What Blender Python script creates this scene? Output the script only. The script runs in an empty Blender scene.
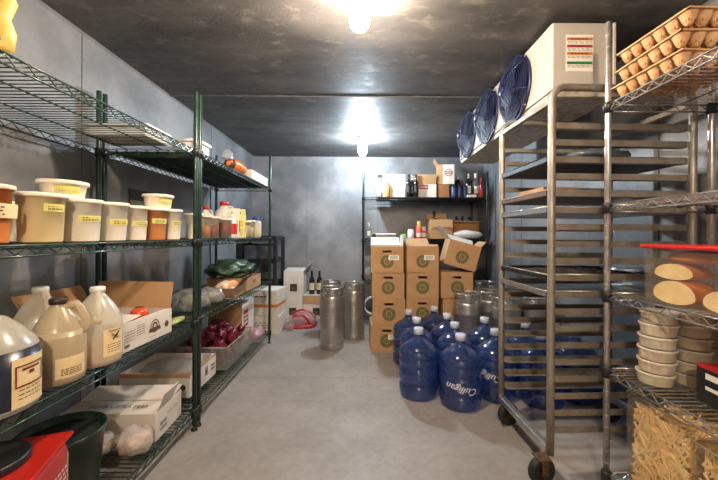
import bpy, bmesh, math, random
from mathutils import Vector, Matrix, noise
random.seed(7)
C = bpy.context.scene.collection
PI = math.pi
def R(a): return math.radians(a)
LW, LC, LR3, ROLL, EXPO = 430, 500, 600, .3, .83

# ---------------------------------------------------------------- materials
def nt(name):
    m = bpy.data.materials.new(name); m.use_nodes = True
    t = m.node_tree
    for n in list(t.nodes): t.nodes.remove(n)
    return m, t, t.nodes.new('ShaderNodeOutputMaterial')
def lin(c):
    # sRGB 0-255 triple to linear
    def f(u):
        u /= 255.0
        return u/12.92 if u <= 0.04045 else ((u+0.055)/1.055)**2.4
    return (f(c[0]), f(c[1]), f(c[2]), 1.0)
def ramp(t, src, p0, p1, c0, c1):
    r = t.nodes.new('ShaderNodeValToRGB')
    r.color_ramp.elements[0].position = p0; r.color_ramp.elements[1].position = p1
    r.color_ramp.elements[0].color = c0; r.color_ramp.elements[1].color = c1
    t.links.new(src, r.inputs['Fac']); return r
def noise_node(t, scale, detail=4, rough=.55, stretch=None):
    tc = t.nodes.new('ShaderNodeTexCoord'); out = tc.outputs['Object']
    if stretch:
        mp = t.nodes.new('ShaderNodeMapping'); mp.inputs['Scale'].default_value = stretch
        t.links.new(out, mp.inputs['Vector']); out = mp.outputs['Vector']
    n = t.nodes.new('ShaderNodeTexNoise')
    n.inputs['Scale'].default_value = scale; n.inputs['Detail'].default_value = detail
    n.inputs['Roughness'].default_value = rough
    t.links.new(out, n.inputs['Vector']); return n
def mat(name, col, rough=.5, metal=0.0, col2=None, ns=8, lo=.35, hi=.65, stretch=None, bump=0, bs=60, coat=0, spec=.5, sss=0, detail=4, rough2=None):
    m, t, out = nt(name)
    b = t.nodes.new('ShaderNodeBsdfPrincipled'); t.links.new(b.outputs[0], out.inputs[0])
    b.inputs['Base Color'].default_value = lin(col)
    b.inputs['Roughness'].default_value = rough; b.inputs['Metallic'].default_value = metal
    b.inputs['Specular IOR Level'].default_value = spec
    if coat: b.inputs['Coat Weight'].default_value = coat; b.inputs['Coat Roughness'].default_value = .12
    if sss:
        b.inputs['Subsurface Weight'].default_value = sss
        b.inputs['Subsurface Radius'].default_value = (.02, .016, .01)
    n = noise_node(t, ns, detail, .55, stretch)
    c2 = lin(col2) if col2 else tuple(v*.86 for v in lin(col)[:3]) + (1,)
    r = ramp(t, n.outputs['Fac'], lo, hi, lin(col), c2)
    t.links.new(r.outputs['Color'], b.inputs['Base Color'])
    if rough2 is not None:
        mr = t.nodes.new('ShaderNodeMapRange'); t.links.new(n.outputs['Fac'], mr.inputs['Value'])
        mr.inputs['From Min'].default_value = lo; mr.inputs['From Max'].default_value = hi
        mr.inputs['To Min'].default_value = rough; mr.inputs['To Max'].default_value = rough2
        t.links.new(mr.outputs[0], b.inputs['Roughness'])
    if bump:
        n2 = noise_node(t, bs, 3, .6, stretch)
        bp = t.nodes.new('ShaderNodeBump'); bp.inputs['Strength'].default_value = bump; bp.inputs['Distance'].default_value = .01
        t.links.new(n2.outputs['Fac'], bp.inputs['Height']); t.links.new(bp.outputs[0], b.inputs['Normal'])
    return m
def clear(name, tint, body, clearness=.8, rough=.1, transl=.5, gloss=.08, bump=0, bs=20):
    """see-through plastic: tinted transparency + a milky body + surface sheen"""
    m, t, out = nt(name)
    tr = t.nodes.new('ShaderNodeBsdfTransparent'); tr.inputs['Color'].default_value = lin(tint)
    df = t.nodes.new('ShaderNodeBsdfDiffuse'); df.inputs['Color'].default_value = lin(body)
    tl = t.nodes.new('ShaderNodeBsdfTranslucent'); tl.inputs['Color'].default_value = lin(body)
    a = t.nodes.new('ShaderNodeMixShader'); a.inputs[0].default_value = transl
    t.links.new(df.outputs[0], a.inputs[1]); t.links.new(tl.outputs[0], a.inputs[2])
    n = noise_node(t, 14, 3)
    mr = t.nodes.new('ShaderNodeMapRange'); t.links.new(n.outputs['Fac'], mr.inputs['Value'])
    mr.inputs['To Min'].default_value = max(0, clearness-.08); mr.inputs['To Max'].default_value = min(1, clearness+.08)
    b = t.nodes.new('ShaderNodeMixShader'); t.links.new(mr.outputs[0], b.inputs[0])
    t.links.new(a.outputs[0], b.inputs[1]); t.links.new(tr.outputs[0], b.inputs[2])
    g = t.nodes.new('ShaderNodeBsdfGlossy'); g.inputs['Roughness'].default_value = rough
    g.inputs['Color'].default_value = (1, 1, 1, 1)
    fr = t.nodes.new('ShaderNodeFresnel'); fr.inputs['IOR'].default_value = 1.3 + gloss
    ge = t.nodes.new('ShaderNodeNewGeometry'); iv = t.nodes.new('ShaderNodeMath'); iv.operation = 'SUBTRACT'; iv.inputs[0].default_value = 1
    t.links.new(ge.outputs['Backfacing'], iv.inputs[1])
    fm = t.nodes.new('ShaderNodeMath'); fm.operation = 'MULTIPLY'; t.links.new(fr.outputs[0], fm.inputs[0]); t.links.new(iv.outputs[0], fm.inputs[1])
    c = t.nodes.new('ShaderNodeMixShader'); t.links.new(fm.outputs[0], c.inputs[0])
    t.links.new(b.outputs[0], c.inputs[1]); t.links.new(g.outputs[0], c.inputs[2])
    t.links.new(c.outputs[0], out.inputs[0])
    if bump:
        n2 = noise_node(t, bs, 3, .6)
        bp = t.nodes.new('ShaderNodeBump'); bp.inputs['Strength'].default_value = bump; bp.inputs['Distance'].default_value = .02
        t.links.new(n2.outputs['Fac'], bp.inputs['Height'])
        t.links.new(bp.outputs[0], g.inputs['Normal']); t.links.new(bp.outputs[0], fr.inputs['Normal']); t.links.new(bp.outputs[0], df.inputs['Normal'])
    return m
def emit(name, col, strength):
    m, t, out = nt(name)
    e = t.nodes.new('ShaderNodeEmission'); e.inputs[0].default_value = (*col, 1); e.inputs[1].default_value = strength
    t.links.new(e.outputs[0], out.inputs[0]); return m

# ---------------------------------------------------------------- mesh builder
class MB:
    def __init__(s): s.b = bmesh.new(); s.mx = Matrix.Identity(4)
    def at(s, loc=(0,0,0), rx=0, ry=0, rz=0):
        s.mx = Matrix.Translation(loc) @ Matrix.Rotation(rz,4,'Z') @ Matrix.Rotation(ry,4,'Y') @ Matrix.Rotation(rx,4,'X'); return s
    def v(s, p): return s.b.verts.new(s.mx @ Vector(p))
    def f(s, vs, mi=0, smooth=False):
        try:
            q = s.b.faces.new(vs); q.material_index = mi; q.smooth = smooth; return q
        except ValueError: return None
    def box(s, x0, x1, y0, y1, z0, z1, bev=0, mi=0, seg=2):
        v = [s.v(p) for p in ((x0,y0,z0),(x1,y0,z0),(x1,y1,z0),(x0,y1,z0),(x0,y0,z1),(x1,y0,z1),(x1,y1,z1),(x0,y1,z1))]
        fs = [s.f([v[i] for i in q], mi) for q in ((3,2,1,0),(4,5,6,7),(0,1,5,4),(1,2,6,5),(2,3,7,6),(3,0,4,7))]
        if bev:
            es = {e for q in fs for e in q.edges}
            bmesh.ops.bevel(s.b, geom=list(es), offset=bev, segments=seg, affect='EDGES', profile=.5)
        return s
    def lathe(s, prof, seg=32, c=(0,0,0), mi=0, smooth=True, cap0=False, cap1=False):
        rings = []
        for r, z in prof:
            if r < 1e-5: rings.append([s.v((c[0], c[1], c[2]+z))])
            else: rings.append([s.v((c[0]+r*math.cos(2*PI*i/seg), c[1]+r*math.sin(2*PI*i/seg), c[2]+z)) for i in range(seg)])
        for a, b in zip(rings, rings[1:]):
            for i in range(seg):
                j = (i+1) % seg
                if len(a) == 1 and len(b) == 1: continue
                if len(a) == 1: s.f([a[0], b[j], b[i]], mi, smooth)
                elif len(b) == 1: s.f([a[i], a[j], b[0]], mi, smooth)
                else: s.f([a[i], a[j], b[j], b[i]], mi, smooth)
        if cap0 and len(rings[0]) > 1: s.f(rings[0][::-1], mi)
        if cap1 and len(rings[-1]) > 1: s.f(rings[-1], mi)
        return s
    def tube(s, pts, r, seg=6, mi=0, closed=False, cap=True, r2=None):
        P = [Vector(p) for p in pts]; n = len(P); rings = []
        up = None
        for i in range(n):
            if closed: d = P[(i+1) % n] - P[i-1]
            else: d = P[min(i+1, n-1)] - P[max(i-1, 0)]
            d = d.normalized() if d.length > 1e-9 else Vector((0,0,1))
            if up is None:
                up = Vector((0,0,1)) if abs(d.z) < .9 else Vector((1,0,0))
            sd = d.cross(up)
            if sd.length < 1e-6: sd = d.cross(Vector((0,1,0)))
            sd.normalize(); u = sd.cross(d).normalized(); up = u
            rr = r if r2 is None else r + (r2-r)*i/(n-1)
            rings.append([s.v(P[i] + sd*rr*math.cos(2*PI*k/seg + PI/seg) + u*rr*math.sin(2*PI*k/seg + PI/seg)) for k in range(seg)])
        m = n if closed else n-1
        for i in range(m):
            a, b = rings[i], rings[(i+1) % n]
            for k in range(seg):
                j = (k+1) % seg
                s.f([a[k], b[k], b[j], a[j]], mi, seg > 4)
        if not closed and cap:
            s.f(rings[0], mi); s.f(rings[-1][::-1], mi)
        return s
    def quad(s, pts, mi=0): s.f([s.v(p) for p in pts], mi); return s
    def ball(s, c, r, sc=(1,1,1), sub=2, nz=0, nf=4, mi=0, seed=0, lo=None):
        mt = s.mx @ Matrix.Translation(c)
        res = bmesh.ops.create_icosphere(s.b, subdivisions=sub, radius=1)
        for v in res['verts']:
            p = v.co.copy()
            k = 1 + nz*noise.noise(p*nf*.5 + Vector((seed*3.1, seed*1.7, seed))) + nz*.6*noise.noise(p*nf*1.3 + Vector((seed, seed*2.3, 5)))
            q = Vector((p.x*r*sc[0]*k, p.y*r*sc[1]*k, p.z*r*sc[2]*k))
            if nz > .09 and c[2] + q.z < .001: q.z = .001 - c[2]
            v.co = mt @ q
        for v in res['verts']:
            for q in v.link_faces: q.smooth = True; q.material_index = mi
        return s
    def patch(s, r, a0, a1, z0, z1, n=8, c=(0,0,0), mi=0, r1=None):
        """curved label on a cylinder (or cone: r at z0, r1 at z1)"""
        r1 = r if r1 is None else r1; lo = []; hi = []
        for i in range(n+1):
            a = a0 + (a1-a0)*i/n
            lo.append(s.v((c[0]+r*math.cos(a), c[1]+r*math.sin(a), c[2]+z0)))
            hi.append(s.v((c[0]+r1*math.cos(a), c[1]+r1*math.sin(a), c[2]+z1)))
        for i in range(n): s.f([lo[i], lo[i+1], hi[i+1], hi[i]], mi, True)
        return s
    def disc(s, c, r, axis='y', seg=28, r0=0, mi=0, sgn=-1):
        """flat disc or annulus facing -y / -x / z"""
        def p(a, q):
            if axis == 'y': return (c[0]+q*math.cos(a), c[1], c[2]+q*math.sin(a))
            if axis == 'x': return (c[0], c[1]+q*math.cos(a), c[2]+q*math.sin(a))
            return (c[0]+q*math.cos(a), c[1]+q*math.sin(a), c[2])
        o = [s.v(p(2*PI*i/seg, r)) for i in range(seg)]
        if r0:
            n = [s.v(p(2*PI*i/seg, r0)) for i in range(seg)]
            for i in range(seg): s.f([o[i], o[(i+1) % seg], n[(i+1) % seg], n[i]], mi)
        else: s.f(o, mi)
        return s
    def build(s, name, m, parent=None, normals=True):
        if normals: bmesh.ops.recalc_face_normals(s.b, faces=s.b.faces)
        me = bpy.data.meshes.new(name); s.b.to_mesh(me); s.b.free()
        for x in (m if isinstance(m, (list, tuple)) else [m]): me.materials.append(x)
        o = bpy.data.objects.new(name, me); C.objects.link(o)
        if parent: o.parent = parent
        return o
def tag(o, label, cat, group=None, kind=None):
    o['label'] = label; o['category'] = cat
    if group: o['group'] = group
    if kind: o['kind'] = kind
    return o
def thing(name, label, cat, loc=(0,0,0), rz=0, group=None, rot=None):
    o = bpy.data.objects.new(name, None); C.objects.link(o)
    o.empty_display_size = .05
    o.location = loc; o.rotation_euler = rot if rot else (0,0,rz)
    return tag(o, label, cat, group)
def struct(o):
    o['kind'] = 'structure'; return o
def dup(src, loc, rz=None, label=None, group=None, rot=None):
    r = src.copy(); C.objects.link(r); r.location = loc
    if rz is not None: r.rotation_euler = (0,0,rz)
    if rot is not None: r.rotation_euler = rot
    if label: r['label'] = label
    if group: r['group'] = group
    for ch in list(src.children):
        c = ch.copy(); C.objects.link(c); c.parent = r
        for g in list(ch.children):
            d = g.copy(); C.objects.link(d); d.parent = c
    return r
def text_bm(mb, s, size, fn, shear=0, mi=0):
    """letters as mesh; fn maps (u, v) on the flat text (centred) to a 3-D point"""
    cu = bpy.data.curves.new('t', 'FONT'); cu.body = s; cu.size = size; cu.shear = shear
    cu.align_x = 'CENTER'; cu.align_y = 'CENTER'; cu.resolution_u = 3
    ob = bpy.data.objects.new('t', cu); C.objects.link(ob)
    dg = bpy.context.evaluated_depsgraph_get(); dg.update()
    me = bpy.data.meshes.new_from_object(ob.evaluated_get(dg))
    vs = [mb.v(fn(v.co.x, v.co.y)) for v in me.vertices]
    for p in me.polygons: mb.f([vs[i] for i in p.vertices], mi)
    bpy.data.objects.remove(ob); bpy.data.curves.remove(cu); bpy.data.meshes.remove(me)
def scribble(mb, fn, w, h, n=1, words=3, mi=0, th=.0035, rnd=None):
    """unreadable rows of small printed marks; fn maps (u, v) to a point"""
    rnd = rnd or random
    for k in range(n):
        vv = h/2 - (k+.5)*h/n; u = -w/2
        while u < w/2:
            l = w*rnd.uniform(.06, .22); e = min(u+l, w/2)
            mb.f([mb.v(fn(*q)) for q in ((u, vv-th/2), (e, vv-th/2), (e, vv+th/2), (u, vv+th/2))], mi)
            u = e + w*.05
def on_cyl(r, a0, z0, c=(0,0,0), tilt=0, flip=False, dr=0):
    def fn(u, v):
        if flip: u, v = -u, -v
        uu = u*math.cos(tilt) - v*math.sin(tilt); vv = u*math.sin(tilt) + v*math.cos(tilt)
        a = a0 + uu/r
        return (c[0]+(r+dr*vv)*math.cos(a), c[1]+(r+dr*vv)*math.sin(a), c[2]+z0+vv)
    return fn
def on_y(x, y, z):   # a face looking towards -y
    return lambda u, v: (x+u, y, z+v)
def on_xp(x, y, z):  # a face looking towards +x
    return lambda u, v: (x, y+u, z+v)
def on_xm(x, y, z):  # a face looking towards -x
    return lambda u, v: (x, y-u, z+v)
def on_z(x, y, z, a=0):
    return lambda u, v: (x+u*math.cos(a)-v*math.sin(a), y+u*math.sin(a)+v*math.cos(a), z)
def band(mb, fn, u0, u1, v0, v1, n=10, mi=0):
    lo = [mb.v(fn(u0+(u1-u0)*i/n, v0)) for i in range(n+1)]; hi = [mb.v(fn(u0+(u1-u0)*i/n, v1)) for i in range(n+1)]
    for i in range(n): mb.f([lo[i], lo[i+1], hi[i+1], hi[i]], mi)
def arc(cx, cz, r, a0, a1, n, y=0, plane='xz'):
    out = []
    for i in range(n+1):
        a = a0 + (a1-a0)*i/n
        p = (cx+r*math.cos(a), cz+r*math.sin(a))
        out.append((p[0], y, p[1]) if plane == 'xz' else (y, p[0], p[1]))
    return out

# ---------------------------------------------------------------- palette
green = mat('dark_green_epoxy', (34,62,50), .38, .2, (24,48,38), 20, coat=.3)
greenblack = mat('dark_shelf_coating', (34,46,46), .4, .2, (24,34,36), 20)
chrome = mat('chrome_wire', (214,210,204), .25, .8, (180,176,170), 30)
black = mat('black_plastic', (22,22,23), .4, 0, (32,32,33), 10)
white = mat('white_plastic', (232,230,224), .4, 0, (218,214,206), 9)
cream = mat('cream_tub_plastic', (250,242,224), .42, 0, (244,232,208), 6)
lidm = mat('tub_lid_plastic', (240,232,214), .4, 0, (228,218,196), 9)
tapem = mat('yellow_green_tape', (214,204,120), .6, 0, (200,190,104), 20)
ink = mat('dark_ink', (38,36,34), .7, 0, (52,50,46), 30)
redink = mat('red_ink', (178,34,36), .6, 0, (160,28,30), 20)
kraft = mat('kraft_cardboard', (188,148,106), .8, 0, (174,134,92), 5, bump=.15, bs=120)
kraftdark = mat('kraft_inside', (160,112,66), .85, 0, (144,98,56), 6)
whitecard = mat('white_cardboard', (224,216,204), .75, 0, (208,199,186), 5, bump=.08, bs=100)
paper = mat('white_paper', (234,228,214), .75, 0, (222,214,198), 12)
labelm = mat('cream_label_paper', (230,206,158), .7, 0, (214,186,136), 14)
film = clear('plastic_film', (248,248,248), (226,224,220), .74, .14, .4, .45, bump=1, bs=30)
clearp = clear('clear_plastic', (244,244,242), (220,216,206), .86, .08, .5, .12)
haze = clear('hazy_plastic', (236,232,222), (226,216,196), .5, .2, .5, .1)
film2 = clear('crinkled_bag_film', (248,246,242), (236,230,222), .42, .16, .4, .45, bump=1, bs=34)
milk = clear('milky_jug_plastic', (246,240,226), (246,240,224), .34, .25, .55, .1)
steel = mat('brushed_steel', (192,188,182), .3, .85, (170,167,162), 6, stretch=(1,1,30), rough2=.38)
steel2 = mat('polished_steel', (206,202,194), .25, .85, (170,166,158), 12)
alu = mat('worn_aluminium', (162,155,144), .42, .6, (138,127,111), 14, .4, .7, rough2=.55)
alubright = mat('bright_aluminium', (206,204,198), .3, .9, (180,178,172), 14)
# ================================================================ the room
XL, XR, YF, YB, H = -1.535, 1.62, -1.75, 4.72, 2.2
wallm = mat('embossed_sheet_wall', (176,178,180), .42, .35, (150,154,158), 2.2, .3, .72, bump=.35, bs=160, detail=7, rough2=.55)
def spot_wall():
    # galvanised sheet: pale with darker scuffs
    m, t, out = nt('galvanised_wall')
    b = t.nodes.new('ShaderNodeBsdfPrincipled'); t.links.new(b.outputs[0], out.inputs[0])
    n1 = noise_node(t, 1.6, 6, .6); n2 = noise_node(t, 14, 4, .6, (1,1,.6)); n3 = noise_node(t, 170, 2, .5)
    r1 = ramp(t, n1.outputs['Fac'], .38, .64, lin((140,140,141)), lin((98,100,103)))
    r2 = ramp(t, n2.outputs['Fac'], .64, .76, (0,0,0,1), (1,1,1,1))
    mx = t.nodes.new('ShaderNodeMix'); mx.data_type = 'RGBA'
    ml = t.nodes.new('ShaderNodeMath'); ml.operation = 'MULTIPLY'; ml.inputs[1].default_value = .55
    t.links.new(r2.outputs['Color'], ml.inputs[0]); t.links.new(ml.outputs[0], mx.inputs['Factor'])
    t.links.new(r1.outputs['Color'], mx.inputs['A']); mx.inputs['B'].default_value = lin((92,90,88))
    t.links.new(mx.outputs['Result'], b.inputs['Base Color'])
    b.inputs['Metallic'].default_value = .2; b.inputs['Roughness'].default_value = .5
    bp = t.nodes.new('ShaderNodeBump'); bp.inputs['Strength'].default_value = .3; bp.inputs['Distance'].default_value = .004
    t.links.new(n3.outputs['Fac'], bp.inputs['Height']); t.links.new(bp.outputs[0], b.inputs['Normal'])
    return m
wallm = spot_wall()
def ceil_mat():
    m, t, out = nt('dull_metal_ceiling')
    b = t.nodes.new('ShaderNodeBsdfPrincipled'); t.links.new(b.outputs[0], out.inputs[0])
    n1 = noise_node(t, 3.2, 7, .62, (.6,1.6,1)); n2 = noise_node(t, 11, 5, .65, (.7,1.3,1)); n3 = noise_node(t, 60, 3, .6)
    r1 = ramp(t, n1.outputs['Fac'], .34, .7, lin((104,101,99)), lin((70,69,68)))
    r2 = ramp(t, n2.outputs['Fac'], .55, .66, (0,0,0,1), (1,1,1,1))
    mx = t.nodes.new('ShaderNodeMix'); mx.data_type = 'RGBA'
    ml = t.nodes.new('ShaderNodeMath'); ml.operation = 'MULTIPLY'; ml.inputs[1].default_value = .38
    t.links.new(r2.outputs['Color'], ml.inputs[0]); t.links.new(ml.outputs[0], mx.inputs['Factor'])
    t.links.new(r1.outputs['Color'], mx.inputs['A']); mx.inputs['B'].default_value = lin((150,142,132))
    t.links.new(mx.outputs['Result'], b.inputs['Base Color'])
    b.inputs['Metallic'].default_value = .3
    rr = ramp(t, n2.outputs['Fac'], .35, .7, (.5,.5,.5,1), (.72,.72,.72,1))
    t.links.new(rr.outputs['Color'], b.inputs['Roughness'])
    bp = t.nodes.new('ShaderNodeBump'); bp.inputs['Strength'].default_value = .25; bp.inputs['Distance'].default_value = .006
    t.links.new(n3.outputs['Fac'], bp.inputs['Height']); t.links.new(bp.outputs[0], b.inputs['Normal'])
    return m
def floor_mat():
    m, t, out = nt('worn_concrete_floor')
    b = t.nodes.new('ShaderNodeBsdfPrincipled'); t.links.new(b.outputs[0], out.inputs[0])
    n1 = noise_node(t, 2.2, 7, .6); n2 = noise_node(t, 26, 5, .7); n3 = noise_node(t, 150, 3, .6)
    r1 = ramp(t, n1.outputs['Fac'], .3, .72, lin((184,176,168)), lin((154,146,139)))
    r2 = ramp(t, n2.outputs['Fac'], .3, .75, lin((232,232,232)), lin((182,180,176)))
    mx = t.nodes.new('ShaderNodeMix'); mx.data_type = 'RGBA'; mx.blend_type = 'MULTIPLY'; mx.inputs['Factor'].default_value = .6
    t.links.new(r1.outputs['Color'], mx.inputs['A']); t.links.new(r2.outputs['Color'], mx.inputs['B'])
    t.links.new(mx.outputs['Result'], b.inputs['Base Color'])
    b.inputs['Roughness'].default_value = .5
    rr = ramp(t, n1.outputs['Fac'], .35, .7, (.38,.38,.38,1), (.6,.6,.6,1)); t.links.new(rr.outputs['Color'], b.inputs['Roughness'])
    bp = t.nodes.new('ShaderNodeBump'); bp.inputs['Strength'].default_value = .2; bp.inputs['Distance'].default_value = .004
    t.links.new(n3.outputs['Fac'], bp.inputs['Height']); t.links.new(bp.outputs[0], b.inputs['Normal'])
    return m
ceilm = ceil_mat(); floorm = floor_mat()
seamm = mat('dark_panel_joint', (104,104,104), .6, .2, (80,80,80), 30)
T = .1
struct(MB().box(XL-T, XR+T, YF-T, YB+T, -T, 0).build('floor', floorm))
struct(MB().box(XL-T, XR+T, YF-T, YB+T, H, H+T).build('ceiling', ceilm))
struct(MB().box(XL-T, XL, YF-T, YB+T, 0, H).build('wall_left', wallm))
struct(MB().box(XR, XR+T, YF-T, YB+T, 0, H).build('wall_right', wallm))
struct(MB().box(XL, XR, YB, YB+T, 0, H).build('wall_back', wallm))
fw = MB(); fw.box(XL, -.5, YF-T, YF, 0, H); fw.box(.5, XR, YF-T, YF, 0, H); fw.box(-.5, .5, YF-T, YF, 2.0, H)
struct(fw.build('wall_front', wallm))
d = MB().box(-.498, .498, YF-.07, YF-.02, .005, 1.998, .004).build('door_1', whitecard); struct(d)
# panel joints
k = 0
for x in (-.78, .22, 1.2):
    k += 1; struct(MB().box(x-.0015, x+.0015, YB-.002, YB+.01, 0, H).build('trim_%d' % k, seamm))
for y in (1.83, 3.4):
    k += 1; struct(MB().box(XL-.01, XL+.003, y-.002, y+.002, 0, H).build('trim_%d' % k, seamm))
    k += 1; struct(MB().box(XR-.003, XR+.01, y-.002, y+.002, 0, H).build('trim_%d' % k, seamm))
k += 1; struct(MB().box(XL, XR, 2.655, 2.675, H-.005, H+.01).build('trim_%d' % k, ceilm))
k += 1; struct(MB().box(XL, XR, 2.652, 2.656, H-.007, H+.01).build('trim_%d' % k, seamm))
k += 1; struct(MB().box(XL, XR, 2.575, 2.583, -.01, .0015).build('trim_%d' % k, mat('floor_joint_filler', (176,170,162), .5, 0, (130,124,116), 30)))
for x in (XL, XR):
    k += 1
    s = 1 if x < 0 else -1
    mb = MB(); mb.quad([(x, YF, H-.012), (x, YB, H-.012), (x+s*.012, YB, H), (x+s*.012, YF, H)])
    struct(mb.build('trim_%d' % k, wallm))

# ================================================================ bulbs
warm = emit('warm_bulb_glow', (1.0, .82, .64), LW)
warm2 = emit('warm_bulb_glow_rear', (1.0, .82, .64), LR3)
cool = emit('cool_bulb_glow', (.72, .87, 1.0), LC)
porcelain = mat('porcelain_base', (226,226,222), .35, 0, (206,206,202), 8)
bulb_prof = [(.024,0),(.03,-.012),(.042,-.035),(.046,-.06),(.046,-.1),(.041,-.125),(.028,-.143),(.012,-.151),(0,-.153)]
def bulb(loc, m, label):
    t = thing('ceiling_bulb', label, 'light bulb', loc, 0, 'bare bulbs on the ceiling')
    MB().lathe([(0,0),(.06,0),(.06,-.018),(.046,-.03),(.04,-.06),(.03,-.068),(.0,-.068)], 28).build('lamp_holder', porcelain, t)
    MB().lathe([(r, z-.06) for r, z in bulb_prof], 28).build('bulb', m, t)
bulb((-.015, 1.46, H), warm, 'large warm glowing bulb at the top edge, nearest the camera')
bulb((-.01, -.85, H), warm2, 'warm bulb on the ceiling behind the camera')
bulb((0, 3.76, H), cool, 'small white glowing bulb on the ceiling near the back wall')
# ================================================================ wire shelving
def wire_unit(label, loc, rz, D, L, levels, ph, m, group, mcollar=black, sticky=None):
    t = thing('wire_shelving_unit', label, 'shelving unit', loc, rz, group)
    pm = MB(); pm.lathe([(0,.03),(.0127,.03),(.0127,ph-.004),(.011,ph),(0,ph)], 14)
    for k in range(40):
        z = .08 + k*.0508
        if z > ph-.03: break
        pm.lathe([(.0127,z),(.0133,z+.001),(.0133,z+.002),(.0127,z+.003)], 14)
    post = None
    for x, y in ((0,0),(D,0),(0,L),(D,L)):
        if post is None:
            post = pm.build('post', m, t); foot = MB().lathe([(0,0),(.017,0),(.017,.01),(.009,.016),(.009,.034),(0,.034)], 14).build('foot', mcollar, post)
        else:
            p = post.copy(); C.objects.link(p); p.parent = t; p.location = (x,y,0)
            f = foot.copy(); C.objects.link(f); f.parent = p
    mb = MB(); g = .014
    # perimeter trusses
    for (ax, a0, a1, fixed) in (('y', g, L-g, 0), ('y', g, L-g, D), ('x', g, D-g, 0), ('x', g, D-g, L)):
        P = (lambda u, z, ax=ax, f=fixed: (f, u, z) if ax == 'y' else (u, f, z))
        mb.tube([P(a0,-.004), P(a1,-.004)], .0036, 6); mb.tube([P(a0,-.034), P(a1,-.034)], .0036, 6)
        n = int((a1-a0)/.03); n += n % 2
        mb.tube([P(a0+(a1-a0)*i/n, -.007 if i % 2 else -.031) for i in range(n+1)], .0026, 4)
    n = int(L/.0262)
    for i in range(1, n):
        y = L*i/n; mb.tube([(.002,y,-.0022),(D-.002,y,-.0022)], .0021, 4)
    for q in (.33, .67): 
        x = D*q; mb.tube([(x,.004,-.0075),(x,L-.004,-.0075)], .0032, 5)
    deck = mb.build('wire_shelf', m)
    col = MB().lathe([(.0130,-.042),(.0185,-.042),(.0205,.0),(.0175,.004),(.0130,.004)], 14).build('collar', mcollar)
    for i, z in enumerate(levels):
        dk = deck if i == 0 else deck.copy()
        if i: C.objects.link(dk)
        dk.parent = t; dk.location = (0,0,z)
        for q, (x, y) in enumerate(((0,0),(D,0),(0,L),(D,L))):
            cc = col if i + q == 0 else col.copy()
            if i + q: C.objects.link(cc)
            cc.parent = dk; cc.location = (x,y,0)
    return t
LV1 = (.12, .614, 1.07, 1.575); LV2 = (.12, .625, 1.07, 1.575)
wire_unit('dark green wire shelving unit nearest the camera along the left wall, holding tubs and jugs', (-1.48,.35,0), 0, .545, 1.53, LV1, 1.9, green, 'wire shelving units')
wire_unit('dark green wire shelving unit along the left wall beyond the double post, holding produce', (-1.48,1.925,0), 0, .545, 1.475, LV2, 1.9, green, 'wire shelving units')
LB = (.12, .55, 1.055, 1.56)
wire_unit('dark wire shelving unit against the back wall, holding boxes and liquor bottles', (.015,4.62,0), -PI/2, .57, 1.495, LB, 1.86, greenblack, 'wire shelving units')
LR = (.09, .537, .86, 1.24, 1.67)
wire_unit('chrome wire shelving unit at the right edge, holding eggs, bread and stacked tubs', (1.055,.22,0), 0, .445, 1.22, LR, 2.02, chrome, 'wire shelving units')
linerm = mat('dark_shelf_liner', (40,42,44), .6, 0, (30,32,34), 12)
tag(MB().box(-1.475, -.96, 1.96, 3.38, 1.5765, 1.5795).build('shelf_liner', linerm), 'dark sheet lining the top shelf of the far left shelving unit', 'shelf liner', 'dark shelf liners')
tag(MB().box(.19, 1.49, 4.065, 4.6, 1.5615, 1.5645).build('shelf_liner', linerm), 'dark sheet lining the top shelf of the unit on the back wall', 'shelf liner', 'dark shelf liners')
tag(MB().box(.04, 1.49, 4.065, 4.6, 1.0565, 1.0595).build('shelf_liner', linerm), 'dark sheet lining the second shelf of the unit on the back wall', 'shelf liner', 'dark shelf liners')
ZB1, ZB2 = 1.565, 1.06

# ================================================================ sheet-pan rack
RK = thing('bun_pan_rack', 'tall aluminium sheet-pan rack on casters in front of the water bottles', 'rack', (.845, 1.495, 0), R(2.2))
W, Dp, top = .655, .485, 1.765
for y in (0, Dp):
    r = .06
    path = [(0,y,.125)] + [(0,y,z) for z in (.5,1.0,1.5)] + arc(r, top-r, r, PI, PI/2, 6, y) + arc(W-r, top-r, r, PI/2, 0, 6, y) + [(W,y,z) for z in (1.5,1.0,.5)] + [(W,y,.125)]
    fr = MB().tube(path, .0165, 8).build('end_frame', alu, RK)
rails = {}
for j, y in enumerate((0, Dp)):
    s = 1 if j == 0 else -1
    for k in range(19):
        z = 1.612 - .0762*k
        mb = MB(); ya = y + s*.012
        mb.box(.012, W-.012, min(ya, ya+s*.003), max(ya, ya+s*.003), z-.026, z)
        mb.box(.012, W-.012, min(ya, ya+s*.033), max(ya, ya+s*.033), z-.028, z-.0255)
        if j not in rails: rails[j] = []
        rails[j].append(mb.build('pan_rail', alu, RK))
for x in (0, W):
    MB().box(x-.0165, x+.0165, .01, Dp-.01, .125, .158, .003).build('base_bar', alubright, RK)
    MB().box(x-.012, x+.012, .01, Dp-.01, top-.075, top-.05, .003).build('top_bar', alu, RK)
rubber = mat('black_rubber', (26,25,25), .6, 0, (36,34,33), 14)
rustm = mat('rusty_steel', (120,92,66), .6, .6, (84,62,44), 40)
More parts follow.
